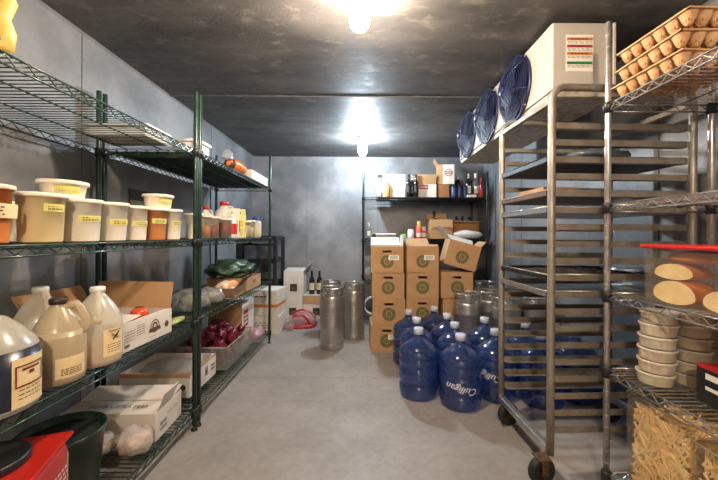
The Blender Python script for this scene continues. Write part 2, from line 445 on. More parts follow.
for x, y, a in ((-.065,-.03,R(12)),(.01,Dp-.05,R(8)),(W-.02,.03,R(40)),(W-.03,Dp-.03,R(120))):
    cs = MB().at((x+.02,y+.02,0)).box(-.03,.03,-.03,.03,.117,.125,.002).lathe([(0,.105),(.022,.105),(.022,.118),(0,.118)],16).build('caster', rustm, RK)
    mb = MB().at((x+.02-.0*math.cos(a), y+.02, .062), 0, 0, a); 
    mb.mx = mb.mx @ Matrix.Rotation(PI/2, 4, 'X')
    mb.lathe([(0,-.013),(.03,-.013),(.033,-.016),(.058,-.016),(.0615,-.010),(.0615,.010),(.058,.016),(.033,.016),(.03,.013),(0,.013)], 28)
    mb.build('wheel', rubber, cs)
    mb = MB().at((x+.02, y+.02, 0), 0, 0, a)
    for q in (-.022, .022): mb.box(-.016,.016,q-.002,q+.002,.05,.11,.001)
    mb.at((x+.02, y+.02, .062), 0, 0, a); mb.mx = mb.mx @ Matrix.Rotation(PI/2,4,'X'); mb.lathe([(0,-.027),(.009,-.027),(.009,.027),(0,.027)],12)
    mb.build('fork', rustm, cs)
def rackpt(x, y, z):
    a = R(2.2); return (.845+x*math.cos(a)-y*math.sin(a), 1.495+x*math.sin(a)+y*math.cos(a), z)
def pan(k, label, m, dx=0, rim=alubright):
    z = 1.612 - .0762*k - .0255
    t = thing('sheet_pan', label, 'sheet pan', rackpt(0,0,z+.0005), R(2.2), 'sheet pans in the rack')
    x0, x1, y0, y1, h = -.012+dx, .640+dx, .019, Dp-.019, .025
    mb = MB(); th = .0018
    mb.box(x0,x1,y0,y1,0,th)
    for b in ((x0,x0+th,y0,y1),(x1-th,x1,y0,y1),(x0,x1,y0,y0+th),(x0,x1,y1-th,y1)): mb.box(b[0],b[1],b[2],b[3],0,h)
    mb.build('pan', m, t)
    MB().tube([(x0,y0,h),(x1,y0,h),(x1,y1,h),(x0,y1,h)], .0035, 6, closed=True).build('rolled_rim', rim, t)
    return t, z
browned = mat('browned_pan', (120,88,58), .45, .6, (82,58,38), 16)
darkpan = mat('dark_pan', (40,36,34), .5, .4, (28,26,24), 16)
t3, z3 = pan(2, 'black sheet pan near the top of the rack', darkpan, 0, darkpan)
t4, z4 = pan(4, 'browned sheet pan in the rack holding a white carton', browned, 0, alu)
t5, z5 = pan(5, 'pale sheet pan in the rack directly below the browned one', alubright)
t9, z9 = pan(9, 'sheet pan in the middle of the rack heaped with dark food', darkpan)
t10, z10 = pan(10, 'bright empty sheet pan just below the pan of dark food', alubright)
foodm = mat('dark_baked_food', (58,40,28), .8, 0, (30,22,16), 30, bump=.6, bs=70)
mb = MB()
n, w = 44, 26
grid = [[mb.v((.01+.5*i/n, .03+.42*j/w, .004+.026*min(1,4*min(i/n,1-i/n),4*min(j/w,1-j/w))*(.8+.6*noise.noise(Vector((i*.7,j*.7,2)))))) for j in range(w+1)] for i in range(n+1)]
for i in range(n):
    for j in range(w): mb.f([grid[i][j],grid[i+1][j],grid[i+1][j+1],grid[i][j+1]],0,True)
o = mb.build('baked_food', foodm); o.location = rackpt(0,0,z9+.001); o.rotation_euler = (0,0,R(2.2))
tag(o, 'dark crumbly food filling the pan in the middle of the rack', 'food', kind='stuff')
foil = mat('crumpled_foil', (214,214,212), .25, .9, (190,190,188), 20, bump=1, bs=30)
o = MB().ball((0,0,.022), .06, (1,2.6,.33), 3, .35, 4).build('foil_sheet', foil); o.location = rackpt(.565,.24,z9+.004); o.rotation_euler=(0,0,R(2.2))
tag(o, 'crumpled bright foil at the right end of the dark food pan', 'foil')
o = MB().ball((0,0,.012), .1, (.5,1.9,.11), 3, .3, 5).build('cling_film', film); o.location = rackpt(.06,.24,z5+.003); o.rotation_euler=(0,0,R(2.2))
tag(o, 'loose clear film over the front edge of the pale sheet pan', 'cling film')
t = thing('carton', 'small white carton on the browned sheet pan in the rack', 'carton', rackpt(.16,.30,z4+.0025), R(4))
MB().box(-.09,.09,-.11,.11,0,.058,.002).build('body', whitecard, t); MB().box(-.093,.093,-.113,.113,.045,.062,.002).build('lid', kraft, t)
greybag = mat('grey_plastic_bag', (92,98,104), .4, 0, (66,72,78), 10, bump=.6, bs=24)
o = MB().ball((0,0,.055), .1, (1.5,1.7,.52), 3, .2, 3).build('plastic_bag', greybag); o.location = rackpt(.36,.24,z3+.0045); o.rotation_euler=(0,0,R(2.2))
tag(o, 'dark grey plastic bag lying on the black pan near the top of the rack', 'bag')

# ================================================================ evaporator
EV = thing('evaporator_cooler', 'white ceiling-hung cooler with three dark blue fan guards', 'cooler', (.95, 1.68, 1.80))
evm = mat('white_enamel', (188,180,168), .4, 0, (178,169,156), 3)
L, Wd, Hh = 1.59, .305, .372
mb = MB(); mb.box(0,Wd,0,L,.035,Hh-.001,.006); mb.build('cabinet', evm, EV)
MB().box(.008,Wd+.03,.004,L-.004,0,.033,.006).build('drain_pan', mat('drain_pan_metal', (196,186,168), .5, .2, (150,136,116), 26, .42, .7), EV)
MB().box(Wd,Wd+.012,-.004,.02,.02,Hh-.001,.002).build('corner_trim', evm, EV)
guardm = mat('navy_fan_guard', (24,28,76), .42, .0, (18,22,58), 10, coat=.1)
fanm = mat('dark_fan_blade', (22,26,52), .5, .0, (16,18,38), 10)
def ring_x(mb, r, x, tr, n=36, seg=6): mb.tube([(x, r*math.cos(2*PI*i/n), r*math.sin(2*PI*i/n)) for i in range(n)], tr, seg, closed=True)
g0 = None
for yc in (.40, .86, 1.32):
    if g0 is None:
        mb = MB(); Rg = .195
        def dome(r): return -.012 - .08*(1-(r/Rg)**2)
        for r in [.03+.0115*i for i in range(15)]: ring_x(mb, r, dome(r), .0026, 36, 4)
        ring_x(mb, Rg, -.008, .008, 40, 8)
        for a in range(6):
            th = a*PI/3+.3; mb.tube([(dome(r)+.002, r*math.cos(th), r*math.sin(th)) for r in (.02,.06,.1,.14,.17,.193)], .004, 5)
        mb.ball((dome(0),0,0), .034, (.3,1,1), 2)
        g0 = mb.build('fan_guard', guardm, EV)
        fb = MB(); fb.at((0,0,0),0,-PI/2,0)
        fb.at(); 
        fb.mx = Matrix.Rotation(-PI/2,4,'Y')
        fb.lathe([(0,.03),(.03,.028),(.035,.0),(0,0)],18)
        for b in range(4):
            fb.mx = Matrix.Rotation(b*PI/2,4,'X') @ Matrix.Rotation(-PI/2,4,'Y')
            vs=[fb.v(p) for p in ((.03,-.02,.018),(.165,-.06,.03),(.175,.03,.012),(.11,.07,.004),(.03,.025,.008))]
            fb.f(vs)
        f0 = fb.build('fan_blades', fanm, g0)
        sh = MB(); sh.mx = Matrix.Rotation(-PI/2,4,'Y'); sh.lathe([(0,.001),(.186,.001)],40); s0 = sh.build('fan_opening', black, g0)
        g0.location = (0,yc,.2)
        bl = MB()
        for a in (.785,2.356,3.927,5.498): bl.ball((-.012,.2*math.cos(a),.2*math.sin(a)), .007, (1,1,1), 1)
        b0 = bl.build('guard_bolts', steel2, g0)
    else:
        g = g0.copy(); C.objects.link(g); g.location = (0,yc,.2)
        for ch in (f0,s0,b0):
            c = ch.copy(); C.objects.link(c); c.parent = g
# warning label on the near end
lab = MB().box(.068,.205,-.0012,.007,.125,.31).build('warning_label', paper, EV)
pr = MB()
for z, c in ((.288,1),(.252,2),(.215,1),(.168,3)):
    pr.quad([(.072,-.0018,z-.007),(.200,-.0018,z-.007),(.200,-.0018,z+.007),(.072,-.0018,z+.007)], c)
    if c != 3: scribble(pr, on_y(.136,-.0024,z), .09, .008, 1, mi=0, th=.005)
    scribble(pr, on_y(.136,-.0018,z-.017), .12, .014, 2, mi=0, th=.0022)
pr.build('warning_print', [ink, mat('orange_print',(206,120,44),.6), mat('red_print',(176,60,44),.6), mat('green_print',(44,120,74),.6)], lab)
lab['label'] = 'white warning label with orange, red and green bands'
sm = MB().box(-.0012,.007,1.525,1.56,.05,.12).build('maker_plate', black, EV)
hb = None
for x, y in ((.03,.2),(.27,.2),(.03,1.4),(.27,1.4)):
    hg = MB(); hg.box(x-.02,x+.02,y-.015,y+.015,Hh,Hh+.004); hg.box(x-.004,x+.004,y-.004,y+.004,Hh,.3995); hg.box(x-.02,x+.02,y-.015,y+.015,.3955,.3995); hg.build('hanger_bracket', rustm, EV)
# ================================================================ left shelves: second shelf tubs
def tub(label, loc, r=.066, h=.148, body=cream, lid=lidm, tape=-25, tz=.6, tw=.075, fill=None, fh=.5, group='plastic food tubs on the left shelves', lidded=True, name='food_tub'):
    t = thing(name, label, 'tub', loc, 0, group)
    r *= .87; r0 = r*.86; th = .0018
    b = MB().lathe([(0,.002),(r0*.96,.0),(r0,.004),(r-.002,h-.012),(r,h-.012),(r+.004,h-.006),(r+.0035,h-.002),(r,h-.002),(r-.003,h-.006),(r0-.002,.006),(0,.006)], 36).build('body', body, t)
    if lidded: MB().lathe([(r+.0045,h-.010),(r+.0062,h-.009),(r+.0062,h+.001),(r+.004,h+.0035),(r-.003,h+.003),(r-.006,h-.002),(0,h-.001)], 36).build('lid', lid, t)
    if fill: MB().lathe([(0,.007),(r0-.004,.007),(r0+(r-r0)*fh-.004,h*fh),(0,h*fh+.004)], 32).build('contents', fill, t)
    if tape is not None:
        z = h*tz; rr = r0+(r-r0)*tz
        a = R(tape); da = tw/2/rr
        L_ = MB().patch(rr+.0008, a-da, a+da, z-.012, z+.012, 8, r1=rr+.0016+(r-r0)*.024/h).build('tape_label', tapem, t)
        mb = MB(); scribble(mb, on_cyl(rr+.0022, a, z, tilt=.03), tw*.7, .016, 2, th=.004); mb.build('handwriting', ink, L_)
    return t
Z2 = 1.0715
orangeb = mat('orange_sauce_plastic', (226,136,70), .45, 0, (196,104,44), 7)
creamy = mat('yellowish_cream_plastic', (232,210,160), .42, 0, (222,196,142), 4)
orl = mat('stained_lid', (236,214,186), .45, 0, (222,112,52), 9, .52, .6)
t = tub('large cream tub second from the near end, yellow-green tape high on its right', (-1.03,1.075,Z2), .071, .152, creamy, tape=-12, tz=.72, tw=.06)
t = tub('orange sauce tub with a pale band, at the left edge of the photo', (-1.045,.925,Z2), .066, .16, orangeb, orl, tape=None)
bnd = MB().patch(.0648, R(-100), R(60), .07, .11, 20, r1=.0668).build('label_band', labelm, t)
mb = MB(); scribble(mb, on_cyl(.067, R(-45), .09), .09, .03, 3, th=.004); mb.build('handwriting', ink, bnd)
tub('cream tub with a taped label under a stacked shallow tub, third from the near end', (-1.02,1.222,Z2), .066, .148, tape=-22, tz=.55)
tub('cream taped tub just beyond the one carrying the widest stacked tub', (-1.02,1.365,Z2), .064, .15, tape=-18, tz=.5)
tub('cream tub immediately before the orange tub with the crinkled front', (-1.02,1.5,Z2), .06, .148, tape=-20, tz=.5)
tub('orange-tan tub with a crinkled front, below a stacked shallow cream tub', (-1.01,1.628,Z2), .062, .15, mat('tan_sauce_plastic',(218,150,92),.45,0,(200,128,72),8,sss=.1), tape=-25, tz=.6)
tub('cream tub with a taped label, second before the double green post', (-.99,1.742,Z2), .052, .152, tape=-20, tz=.55, tw=.06)
spk = mat('speckled_print_plastic', (228,212,184), .5, 0, (188,146,104), 30, .5, .58)
tub('speckled tub with a loose lid beside the double green post', (-1.085,1.81,Z2), .058, .15, spk, tape=None)
def low(label, loc, r, h, tp=-20):
    return tub(label, loc, r, h, tape=tp, tz=.5, tw=.07, group='shallow tubs stacked on other tubs')
low('wide shallow cream tub stacked on the tubs near the left edge', (-1.075,1.205,Z2+.153), .078, .058, -38)
low('shallow cream tub stacked on the orange-tan tub near the green post', (-1.035,1.70,Z2+.156), .074, .066)
# a second row behind
for i, (x, y, r, h) in enumerate(((-1.2,1.12,.06,.13),(-1.19,1.42,.06,.14),(-1.2,1.58,.06,.14))):
    tub(['cream tub standing behind the large cream tub', 'cream tub in the back row behind the fourth tub', 'cream tub in the back row behind the orange-tan tub'][i], (x,y,Z2), r, h, tape=None)
# unit two, second shelf
hz = clear('clear_tub_plastic', (248,246,240), (238,230,212), .8, .12, .5, .12)
tan = mat('tan_sauce', (222,178,120), .5, 0, (204,156,100), 8)
amber = mat('amber_sauce', (232,150,52), .35, 0, (184,104,30), 20)
berry = mat('berry_sauce', (186,52,66), .35, 0, (110,20,34), 14)
dred = mat('deep_red_sauce', (152,20,34), .3, 0, (90,10,20), 14)
pale = mat('pale_dressing', (244,236,206), .5, 0, (222,208,170), 10)
U2 = 'sauce containers on the far left shelf'
tub('tan tub just beyond the double green post', (-1.02,2.03,Z2), .056, .15, cream, tape=None, fill=None, group=U2)
tub('clear tub half filled with amber sauce', (-1.02,2.16,Z2), .056, .145, hz, tape=None, fill=amber, fh=.55, group=U2)
tub('clear tub of pinkish berry sauce next to the amber one', (-1.03,2.3,Z2), .058, .145, hz, tape=None, fill=berry, fh=.6, group=U2)
tub('clear tub of deep red sauce beside the white bottle with a red label', (-1.0,2.44,Z2), .058, .14, hz, tape=None, fill=dred, fh=.8, group=U2)
tub('pale tub of dressing, third from the far end of the second shelf', (-1.0,2.875,Z2), .05, .14, hz, tape=None, fill=pale, fh=.75, group=U2)
tub('pale clear tub of dressing, second from the far end of the second shelf', (-1.0,2.99,Z2), .05, .15, hz, tape=None, fill=pale, fh=.6, group=U2)
redcap = mat('red_cap', (204,52,40), .4, 0, (184,40,32), 12)
bluecap = mat('blue_cap', (40,70,160), .4, 0, (30,56,136), 12)
def cap_jug(label, loc, cap, r=.062, h=.24, rz=0, body=white):
    t = thing('plastic_jug', label, 'jug', loc, rz, 'white jugs on the far left shelf')
    MB().lathe([(0,0),(r*.95,0),(r,.01),(r,h*.6),(r*.85,h*.72),(r*.4,h*.86),(r*.3,h*.9),(r*.3,h*.93),(0,h*.93)],28).build('body', body, t)
    MB().lathe([(0,h*.9),(r*.42,h*.9),(r*.42,h),(r*.38,h*1.01),(0,h*1.01)],20).build('cap', cap, t)
    MB().tube([(r*.35,0,h*.88),(r*.8,0,h*.86),(r*1.02,0,h*.7),(r*1.0,0,h*.5)], .008, 8).build('handle', body, t)
    return t
cap_jug('large white jug with a red cap behind the gable-top cartons', (-1.165,2.83,Z2), redcap, .085, .30)
cap_jug('smaller white jug with a red cap behind and left of the large one', (-1.25,2.68,Z2), redcap, .055, .25)
t = thing('squeeze_bottle', 'white bottle with a red label beside the deep red sauce tub', 'bottle', (-.99,2.545,Z2))
MB().lathe([(0,0),(.036,0),(.038,.008),(.038,.12),(.03,.14),(.014,.155),(0,.155)],24).build('body', white, t)
MB().lathe([(0,.15),(.016,.15),(.014,.18),(0,.185)],16).build('cap', white, t)
MB().patch(.0388, R(-110), R(40), .03, .11, 12).build('label', redcap, t)
def gable(label, loc, rz, m, capm, pr):
    t = thing('gable_top_carton', label, 'carton', loc, rz, 'gable-top cartons on the far left shelf')
    w = .046; mb = MB(); mb.box(-w,w,-w,w,0,.17,.002)
    a = [mb.v(p) for p in ((-w,-w,.17),(w,-w,.17),(w,w,.17),(-w,w,.17))]; b = [mb.v((-w,0,.215)), mb.v((w,0,.215))]
    mb.f([a[0],a[1],b[1],b[0]]); mb.f([a[2],a[3],b[0],b[1]]); mb.f([a[1],a[2],b[1]]); mb.f([a[3],a[0],b[0]])
    mb.box(-w,w,-.002,.002,.213,.235); b_ = mb.build('body', m, t)
    p = MB(); p.box(-w*.8,w*.8,-w-.0006,-w,.09,.14); p.box(w,w+.0006,-w*.8,w*.8,.05,.14)
    scribble(p, on_y(0,-w-.001,.05), .07, .05, 4, mi=1); p.build('print', [pr, ink], b_)
    MB().at((0,-.022,.197), R(45)).lathe([(0,0),(.014,0),(.014,.013),(0,.013)],16).build('cap', capm, t)
gable('cream gable-top carton on the second shelf, nearer of two', (-1.02,2.655,Z2), R(14), mat('cream_carton',(230,224,196),.5), white, mat('olive_print',(120,124,60),.6))
gable('yellowish gable-top carton with a green cap, farther of two', (-1.01,2.76,Z2), R(12), mat('pale_yellow_carton',(232,216,140),.5), mat('green_cap',(40,120,80),.4), mat('yellow_print',(224,190,70),.6))
t = thing('plastic_jug', 'white container with a blue cap at the far end of the second shelf', 'jug', (-1.02,3.22,Z2))
MB().lathe([(0,0),(.046,0),(.05,.01),(.052,.14),(.04,.16),(.03,.165),(0,.165)],24).build('body', milk, t)
MB().lathe([(0,.16),(.033,.16),(.033,.19),(0,.192)],20).build('cap', bluecap, t)
MB().lathe([(0,.006),(.043,.006),(.047,.1),(0,.1)],24).build('contents', pale, t)

sg = thing('wall_sign', 'dark sign with a pale lower strip on the left wall behind the tubs', 'sign', (XL+.001,2.34,1.33))
MB().box(0,.006,-.14,.14,-.06,.07,.001).build('board', mat('dark_sign_board',(44,48,44),.5), sg)
MB().box(.006,.008,-.13,.13,-.052,-.005).build('pale_strip', mat('sign_strip',(150,152,110),.6), sg)
# ---------------------------------------------------------------- top shelf
Z3 = 1.5765
yel = mat('yellow_jug_plastic', (232,200,110), .4, 0, (222,184,90), 6)
t = thing('plastic_jug', 'yellow jug with a moulded grip on the top shelf at the far left edge', 'jug', (-1.035,.865,Z3), R(25))
mb = MB(); mb.box(-.09,.045,-.065,.065,0,.19,.02,seg=3); mb.lathe([(.06,.17),(.045,.2),(.03,.22),(.03,.235),(0,.235)],20,(-.03,0,0)); mb.build('body', yel, t)
MB().tube([(.04,0,.02),(.088,0,.024),(.088,0,.06),(.076,0,.10),(.09,0,.145),(.075,0,.185),(.02,0,.2)], .017, 8).build('grip', yel, t)
MB().lathe([(0,.228),(.034,.228),(.034,.25),(0,.252)],20,(-.03,0,0)).build('cap', yel, t)
foam = mat('white_foam', (226,226,224), .6, 0, (210,210,208), 20)
def foam_box(label, loc, rz, w, d, h):
    t = thing('foam_box', label, 'box', loc, rz, 'white foam boxes on the top shelf')
    MB().box(-w/2,w/2,-d/2,d/2,0,h*.72,.004).build('body', foam, t)
    MB().box(-w/2-.006,w/2+.012,-d/2-.006,d/2+.006,h*.74,h,.004).build('lid', foam, t)
foam_box('long flat white box on the top shelf just before the double post', (-1.2,1.72,Z3), 0, .3, .2, .06)
foam_box('white foam box with a tipped lid just beyond the double post on the top shelf', (-1.03,2.02,1.581), 0, .14, .16, .075)
obag = mat('orange_film_bag', (232,128,40), .3, 0, (214,104,30), 10, bump=.5, bs=30)
t = thing('bread_bag', 'orange bag with a twisted clear neck on the top shelf of the far unit', 'bag', (-1.0,2.66,1.581), R(90))
MB().ball((0,0,.052), .075, (2.2,.8,.68), 3, .12, 3).build('bag', obag, t)
MB().ball((-.13,.0,.055), .045, (.6,1,.95), 2, .2, 4).build('dark_end', mat('dark_bag_end',(70,44,40),.5), t)
MB().at((-.16,0,.07)).ball((-.02,0,.03), .045, (.7,.8,1.0), 3, .5, 5).build('twisted_neck', film, t)
t = thing('paper_box', 'long white box at the far end of the top shelf', 'box', (-1.0,3.1,1.581), 0)
MB().box(-.07,.05,-.22,.26,0,.075,.003).build('body', whitecard, t); MB().box(-.072,.052,-.222,.262,.055,.078,.003).build('lid', white, t)

# ---------------------------------------------------------------- third shelf: jugs
ZT = .6155
def gallon(label, loc, rz, r, h, shell, liq, fl, cap, lab=None, handle=True, square=False):
    t = thing('gallon_jug', label, 'jug', loc, rz, 'gallon jugs on the left shelf')
    P = [(0,.004),(r*.86,0),(r*.97,.006),(r,.02),(r,h*.52),(r*.97,h*.58),(r*.86,h*.66),(r*.62,h*.78),(r*.36,h*.88),(.021,h*.91),(.021,h*.95),(0,h*.95)]
    MB().lathe(P, 40).build('body', shell, t)
    if liq:
        z = h*fl; k = 1.004/.978 if liq is darkliq else 1; MB().lathe([(0,.008),(r*.84*k,.005),(r*.95*k,.012),(r*.978*k,.022),(r*.978*k,z),(0,z)], 40).build('liquid', liq, t)
    MB().lathe([(0,h*.93),(.0245,h*.93),(.0245,h*.985),(.022,h),(0,h)], 22).build('cap', cap, t)
    if handle: MB().tube([(.02,0,h*.905),(.05,0,h*.925),(r*.82,0,h*.87),(r*.99,0,h*.76),(r*.98,0,h*.62),(r*.9,0,h*.58)], .0115, 8).build('handle', shell, t)
    if lab:
        a, w, z0, z1 = lab; da = w/2/r
        L_ = MB().patch(r+.0012, a-da, a+da, z0, z1, 10).build('paper_label', labelm, t)
        mb = MB(); scribble(mb, on_cyl(r+.002, a, z0+(z1-z0)*.3), w*.7, (z1-z0)*.35, 4, th=.0025)
        mb.build('label_print', ink, L_)
        return t, L_
    return t, None
jugclear = clear('thin_milky_plastic', (246,242,238), (232,224,212), .84, .2, .5, .15)
darkliq = mat('dark_blue_black_liquid', (38,40,52), .25, 0, (28,30,40), 6)
greyliq = mat('grey_brown_liquid', (176,160,132), .3, 0, (160,144,116), 5)
tanliq = mat('tan_liquid', (188,150,96), .3, 0, (172,134,82), 5)
t, L_ = gallon('big milky jug of dark liquid with a bordered label, at the left edge', (-1.02,.91,ZT), R(150), .112, .285, milk, darkliq, .60, white, (R(-150+6),.095,.02,.15))
mb = MB(); f = on_cyl(.1145, R(-144), .085)
for q in ((-.042,.042,.042,.046),(-.042,.042,-.012,-.008),(-.042,-.038,-.012,.046),(.038,.042,-.012,.046),(-.026,.026,.031,.037),(-.008,.008,.018,.027)): band(mb, f, *q)
text_bm(mb, '◆', .016, on_cyl(.1145, R(-144), .104)) if False else None
mb.build('label_border', mat('brown_print',(120,50,30),.6), L_)
brownm = mat('brown_cap', (62,44,36), .4, 0, (48,34,28), 10)
gallon('cloudy grey-brown jug with a dark cap and peeling label, second on the third shelf', (-1.0,1.105,ZT), R(20), .073, .272, clear('cloudy_jug_plastic',(232,220,196),(236,222,194),.4,.25,.5), greyliq, .62, brownm, (R(-40),.085,.025,.09))
t, L_ = gallon('milky jug with some tan liquid and a bird label, beside the open carton', (-.995,1.262,ZT), R(-50), .079, .285, milk, tanliq, .30, white, (R(20+18),.075,.035,.135))
mb = MB()
for (a,b) in (((-.014,.012),(.012,-.008)),((-.010,-.010),(.014,.016)),((-.004,.0),(.010,.004))):
    f = on_cyl(.0836, R(38), .105); mb.tube([f(*a), f(*b)], .0016, 4)
scribble(mb, on_cyl(.0836, R(38), .128), .05, .006, 1, th=.003); mb.build('bird_mark', ink, L_)
gallon('milky jug with a grip handle standing behind the cloudy jug', (-1.17,1.22,ZT), R(-30), .078, .29, milk, tanliq, .2, white)

# ---------------------------------------------------------------- cartons
def open_box(mb, x0,x1,y0,y1,h,t=.005,hole=None, z0=0):
    """open-topped carton; hole = (wall, cx, cz, w, hh) leaves a hand hole in the wall '-y' or '+x'"""
    mb.box(x0,x1,y0,y1,z0,z0+t)
    walls = {'-y':(x0,x1,y0,y0+t),'+y':(x0,x1,y1-t,y1),'-x':(x0,x0+t,y0+t,y1-t),'+x':(x1-t,x1,y0+t,y1-t)}
    for k,(a,b,c,d) in walls.items():
        if hole and hole[0] == k:
            _, cc, cz, w, hh = hole
            mb.box(a,b,c,d,z0+t,z0+cz-hh); mb.box(a,b,c,d,z0+cz+hh,z0+h)
            if k[1] == 'y': mb.box(a,cc-w,c,d,z0+cz-hh,z0+cz+hh); mb.box(cc+w,b,c,d,z0+cz-hh,z0+cz+hh)
            else: mb.box(a,b,c,cc-w,z0+cz-hh,z0+cz+hh); mb.box(a,b,cc+w,d,z0+cz-hh,z0+cz+hh)
        else: mb.box(a,b,c,d,z0+t,z0+h)
def flap(parent, m, hinge, length, width, axis, ang, t=.004, name='flap'):
    """hinged board: axis 'x' or 'y' is the fold direction; ang opens it"""
    mb = MB()
    if axis == 'x': mb.box(-width/2,width/2,0,length,-t/2,t/2)
    else: mb.box(0,length,-width/2,width/2,-t/2,t/2)
    o = mb.build(name, m, parent); o.location = hinge
    o.rotation_euler = (ang,0,0) if axis == 'x' else (0,ang,0)
    return o
two = [whitecard, kraft]
t = thing('produce_carton', 'open white carton with printed side and raised brown flap, holding tomatoes on the third shelf', 'carton', (-1.155,1.515,ZT), R(-3))
mb = MB(); open_box(mb, -.2,.2,-.165,.165,.115); b = mb.build('body', whitecard, t)
pr = MB()
scribble(pr, on_xp(.2012,-.115,.06), .06, .05, 4, th=.003); scribble(pr, on_xp(.2012,-.05,.07), .05, .05, 5, th=.003)
pr.disc((.2012,.04,.062),.03,'x',24,.025); pr.disc((.2012,.04,.062),.018,'x',24,.009)
f = on_xp(.2014,.04,.05); pr.f([pr.v(f(*q)) for q in ((-.042,-.012),(.042,-.012),(.036,.006),(-.036,.006))])
pr.disc((.2012,.125,.05),.015,'x',20); scribble(pr, on_xp(.2012,-.13,.022), .03, .012, 2, th=.005); scribble(pr, on_xp(.2012,.05,.018), .1, .006, 1, th=.002)
pr.build('side_print', mat('faded_brown_print',(92,70,54),.7), b)
flap(t, [kraft], (0,.163,.115), .13, .39, 'x', R(80)); flap(t, whitecard, (0,-.163,.117), .12, .39, 'x', R(6))
flap(t, kraft, (-.198,0,.115), .13, .32, 'y', R(-125)); flap(t, whitecard, (.198,.0,.115), .03, .3, 'y', R(170))
tomm = mat('orange_red_tomato', (226,92,38), .25, 0, (204,66,28), 4, coat=.3)
TG = 'tomatoes in the open carton'
def tomato(loc, label, r=.037):
    t = thing('tomato', label, 'tomato', loc, random.uniform(0,6), TG)
    MB().ball((0,0,0), r, (1,1,.88), 3, .03, 2).build('fruit', tomm, t)
    s = MB(); 
    for a in range(5): s.tube([(0,0,r*.86),(.012*math.cos(a*1.257),.012*math.sin(a*1.257),r*.87),(.02*math.cos(a*1.257),.02*math.sin(a*1.257),r*.8)],.003,4,r2=.001)
    s.build('calyx', mat('dark_green_stem',(40,52,30),.7), t)
for i,(x,y,z) in enumerate(((-1.035,1.56,ZT+.112),(-1.04,1.615,ZT+.042),(-1.03,1.475,ZT+.042),(-1.125,1.6,ZT+.042),(-1.125,1.49,ZT+.042))):
    tomato((x,y,z), 'orange-red tomato sitting highest, at the mouth of the open white carton' if i == 0 else 'orange-red tomato lying low inside the open white carton')

# ---------------------------------------------------------------- bottom shelf, near unit
ZF = .1215
redp = mat('red_bucket_plastic', (190,34,22), .4, 0, (168,26,18), 6, coat=.2)
t = thing('sauce_pail', 'red squarish pail with a black lid and white lettering, bottom left corner', 'pail', (-1.035,.95,ZF), R(20))
mb = MB(); mb.box(-.125,.125,-.13,.13,0,.31,.035,seg=4); b = mb.build('body', redp, t)
MB().box(-.13,.13,-.135,.135,.31,.322,.005).build('rim', redp, t)
MB().lathe([(0,.318),(.093,.318),(.097,.324),(.097,.342),(.09,.348),(.082,.343),(0,.343)],36,(-.02,-.01,0)).build('lid', black, t)
pr = MB(); scribble(pr, on_xp(.1262,.03,.215), .13, .05, 3, th=.008); pr.quad([(.1262,.098,.10),(.1262,.102,.10),(.1262,.102,.27),(.1262,.098,.27)])
scribble(pr, on_xp(.1262,.02,.15), .13, .06, 5, th=.004); pr.build('lettering', mat('white_print',(226,214,200),.6), b)
binm = mat('dark_green_bin_plastic', (22,52,34), .3, 0, (16,42,28), 6, coat=.3)
t = thing('round_bin', 'dark green round bin with a glossy rim beside the red pail', 'bin', (-1.14,1.275,ZF))
MB().lathe([(0,.002),(.11,0),(.115,.006),(.134,.214),(.14,.216),(.142,.228),(.136,.232),(.129,.226),(.112,.01),(0,.008)],44).build('body', binm, t)
MB().lathe([(0,.205),(.126,.205)],40).build('contents', mat('dark_bin_contents',(26,34,28),.7,0,(18,26,20),20,bump=.5,bs=30), t)
mb = MB(); mb.ball((0,0,.06), .075, (1,.9,.8), 3, .25, 3, seed=2); t = thing('bread_bag', 'clear bag of pale bread rolls in front of the flattened white carton', 'bag', (-1.005,1.49,ZF), R(10))
rollm = mat('pale_bread', (206,164,116), .8, 0, (180,130,84), 9)
mb.build('bag', film2, t); MB().ball((-.01,-.02,.05), .045, (1.1,.7,.8), 3, .3, 4, seed=1).ball((.015,.03,.05), .04, (.9,.9,.9), 3, .3, 4, seed=4).build('rolls', rollm, t)
mb = MB().ball((0,0,.05), .06, (1,.9,.85), 3, .3, 3, seed=6); t = thing('bread_bag', 'small clear bag of rolls leaning behind the front bag of rolls', 'bag', (-1.15,1.47,ZF), 0)
mb.build('bag', film2, t); MB().ball((0,0,.05), .042, (1,.9,.8), 3, .3, 4, seed=7).build('rolls', rollm, t)
t = thing('flat_carton', 'white lidded carton with printed lid and one flap sticking up, bottom shelf', 'carton', (-1.185,1.685,ZF), R(3))
mb = MB(); mb.box(-.215,.215,-.125,.125,0,.135,.002); b = mb.build('body', whitecard, t)
MB().box(-.217,.05,-.128,-.004,.136,.1405).build('lid_panel', whitecard, t); MB().at((0,.002,.137),R(9)).box(-.217,.217,0,.126,0,.0045).build('lid_panel', whitecard, t)
mb = MB(); text_bm(mb, 'REFRIGERATED', .04, on_z(.01,-.066,.1409)); mb.build('lid_lettering', ink, b)
flap(t, whitecard, (.214,-.04,.137), .09, .13, 'y', R(-68))
pr = MB(); scribble(pr, on_xp(.2156,-.055,.05), .06, .05, 2, th=.016); scribble(pr, on_xp(.2156,.03,.085), .1, .012, 2, th=.003); pr.build('side_print', mat('faint_grey_print',(130,120,110),.7), b)

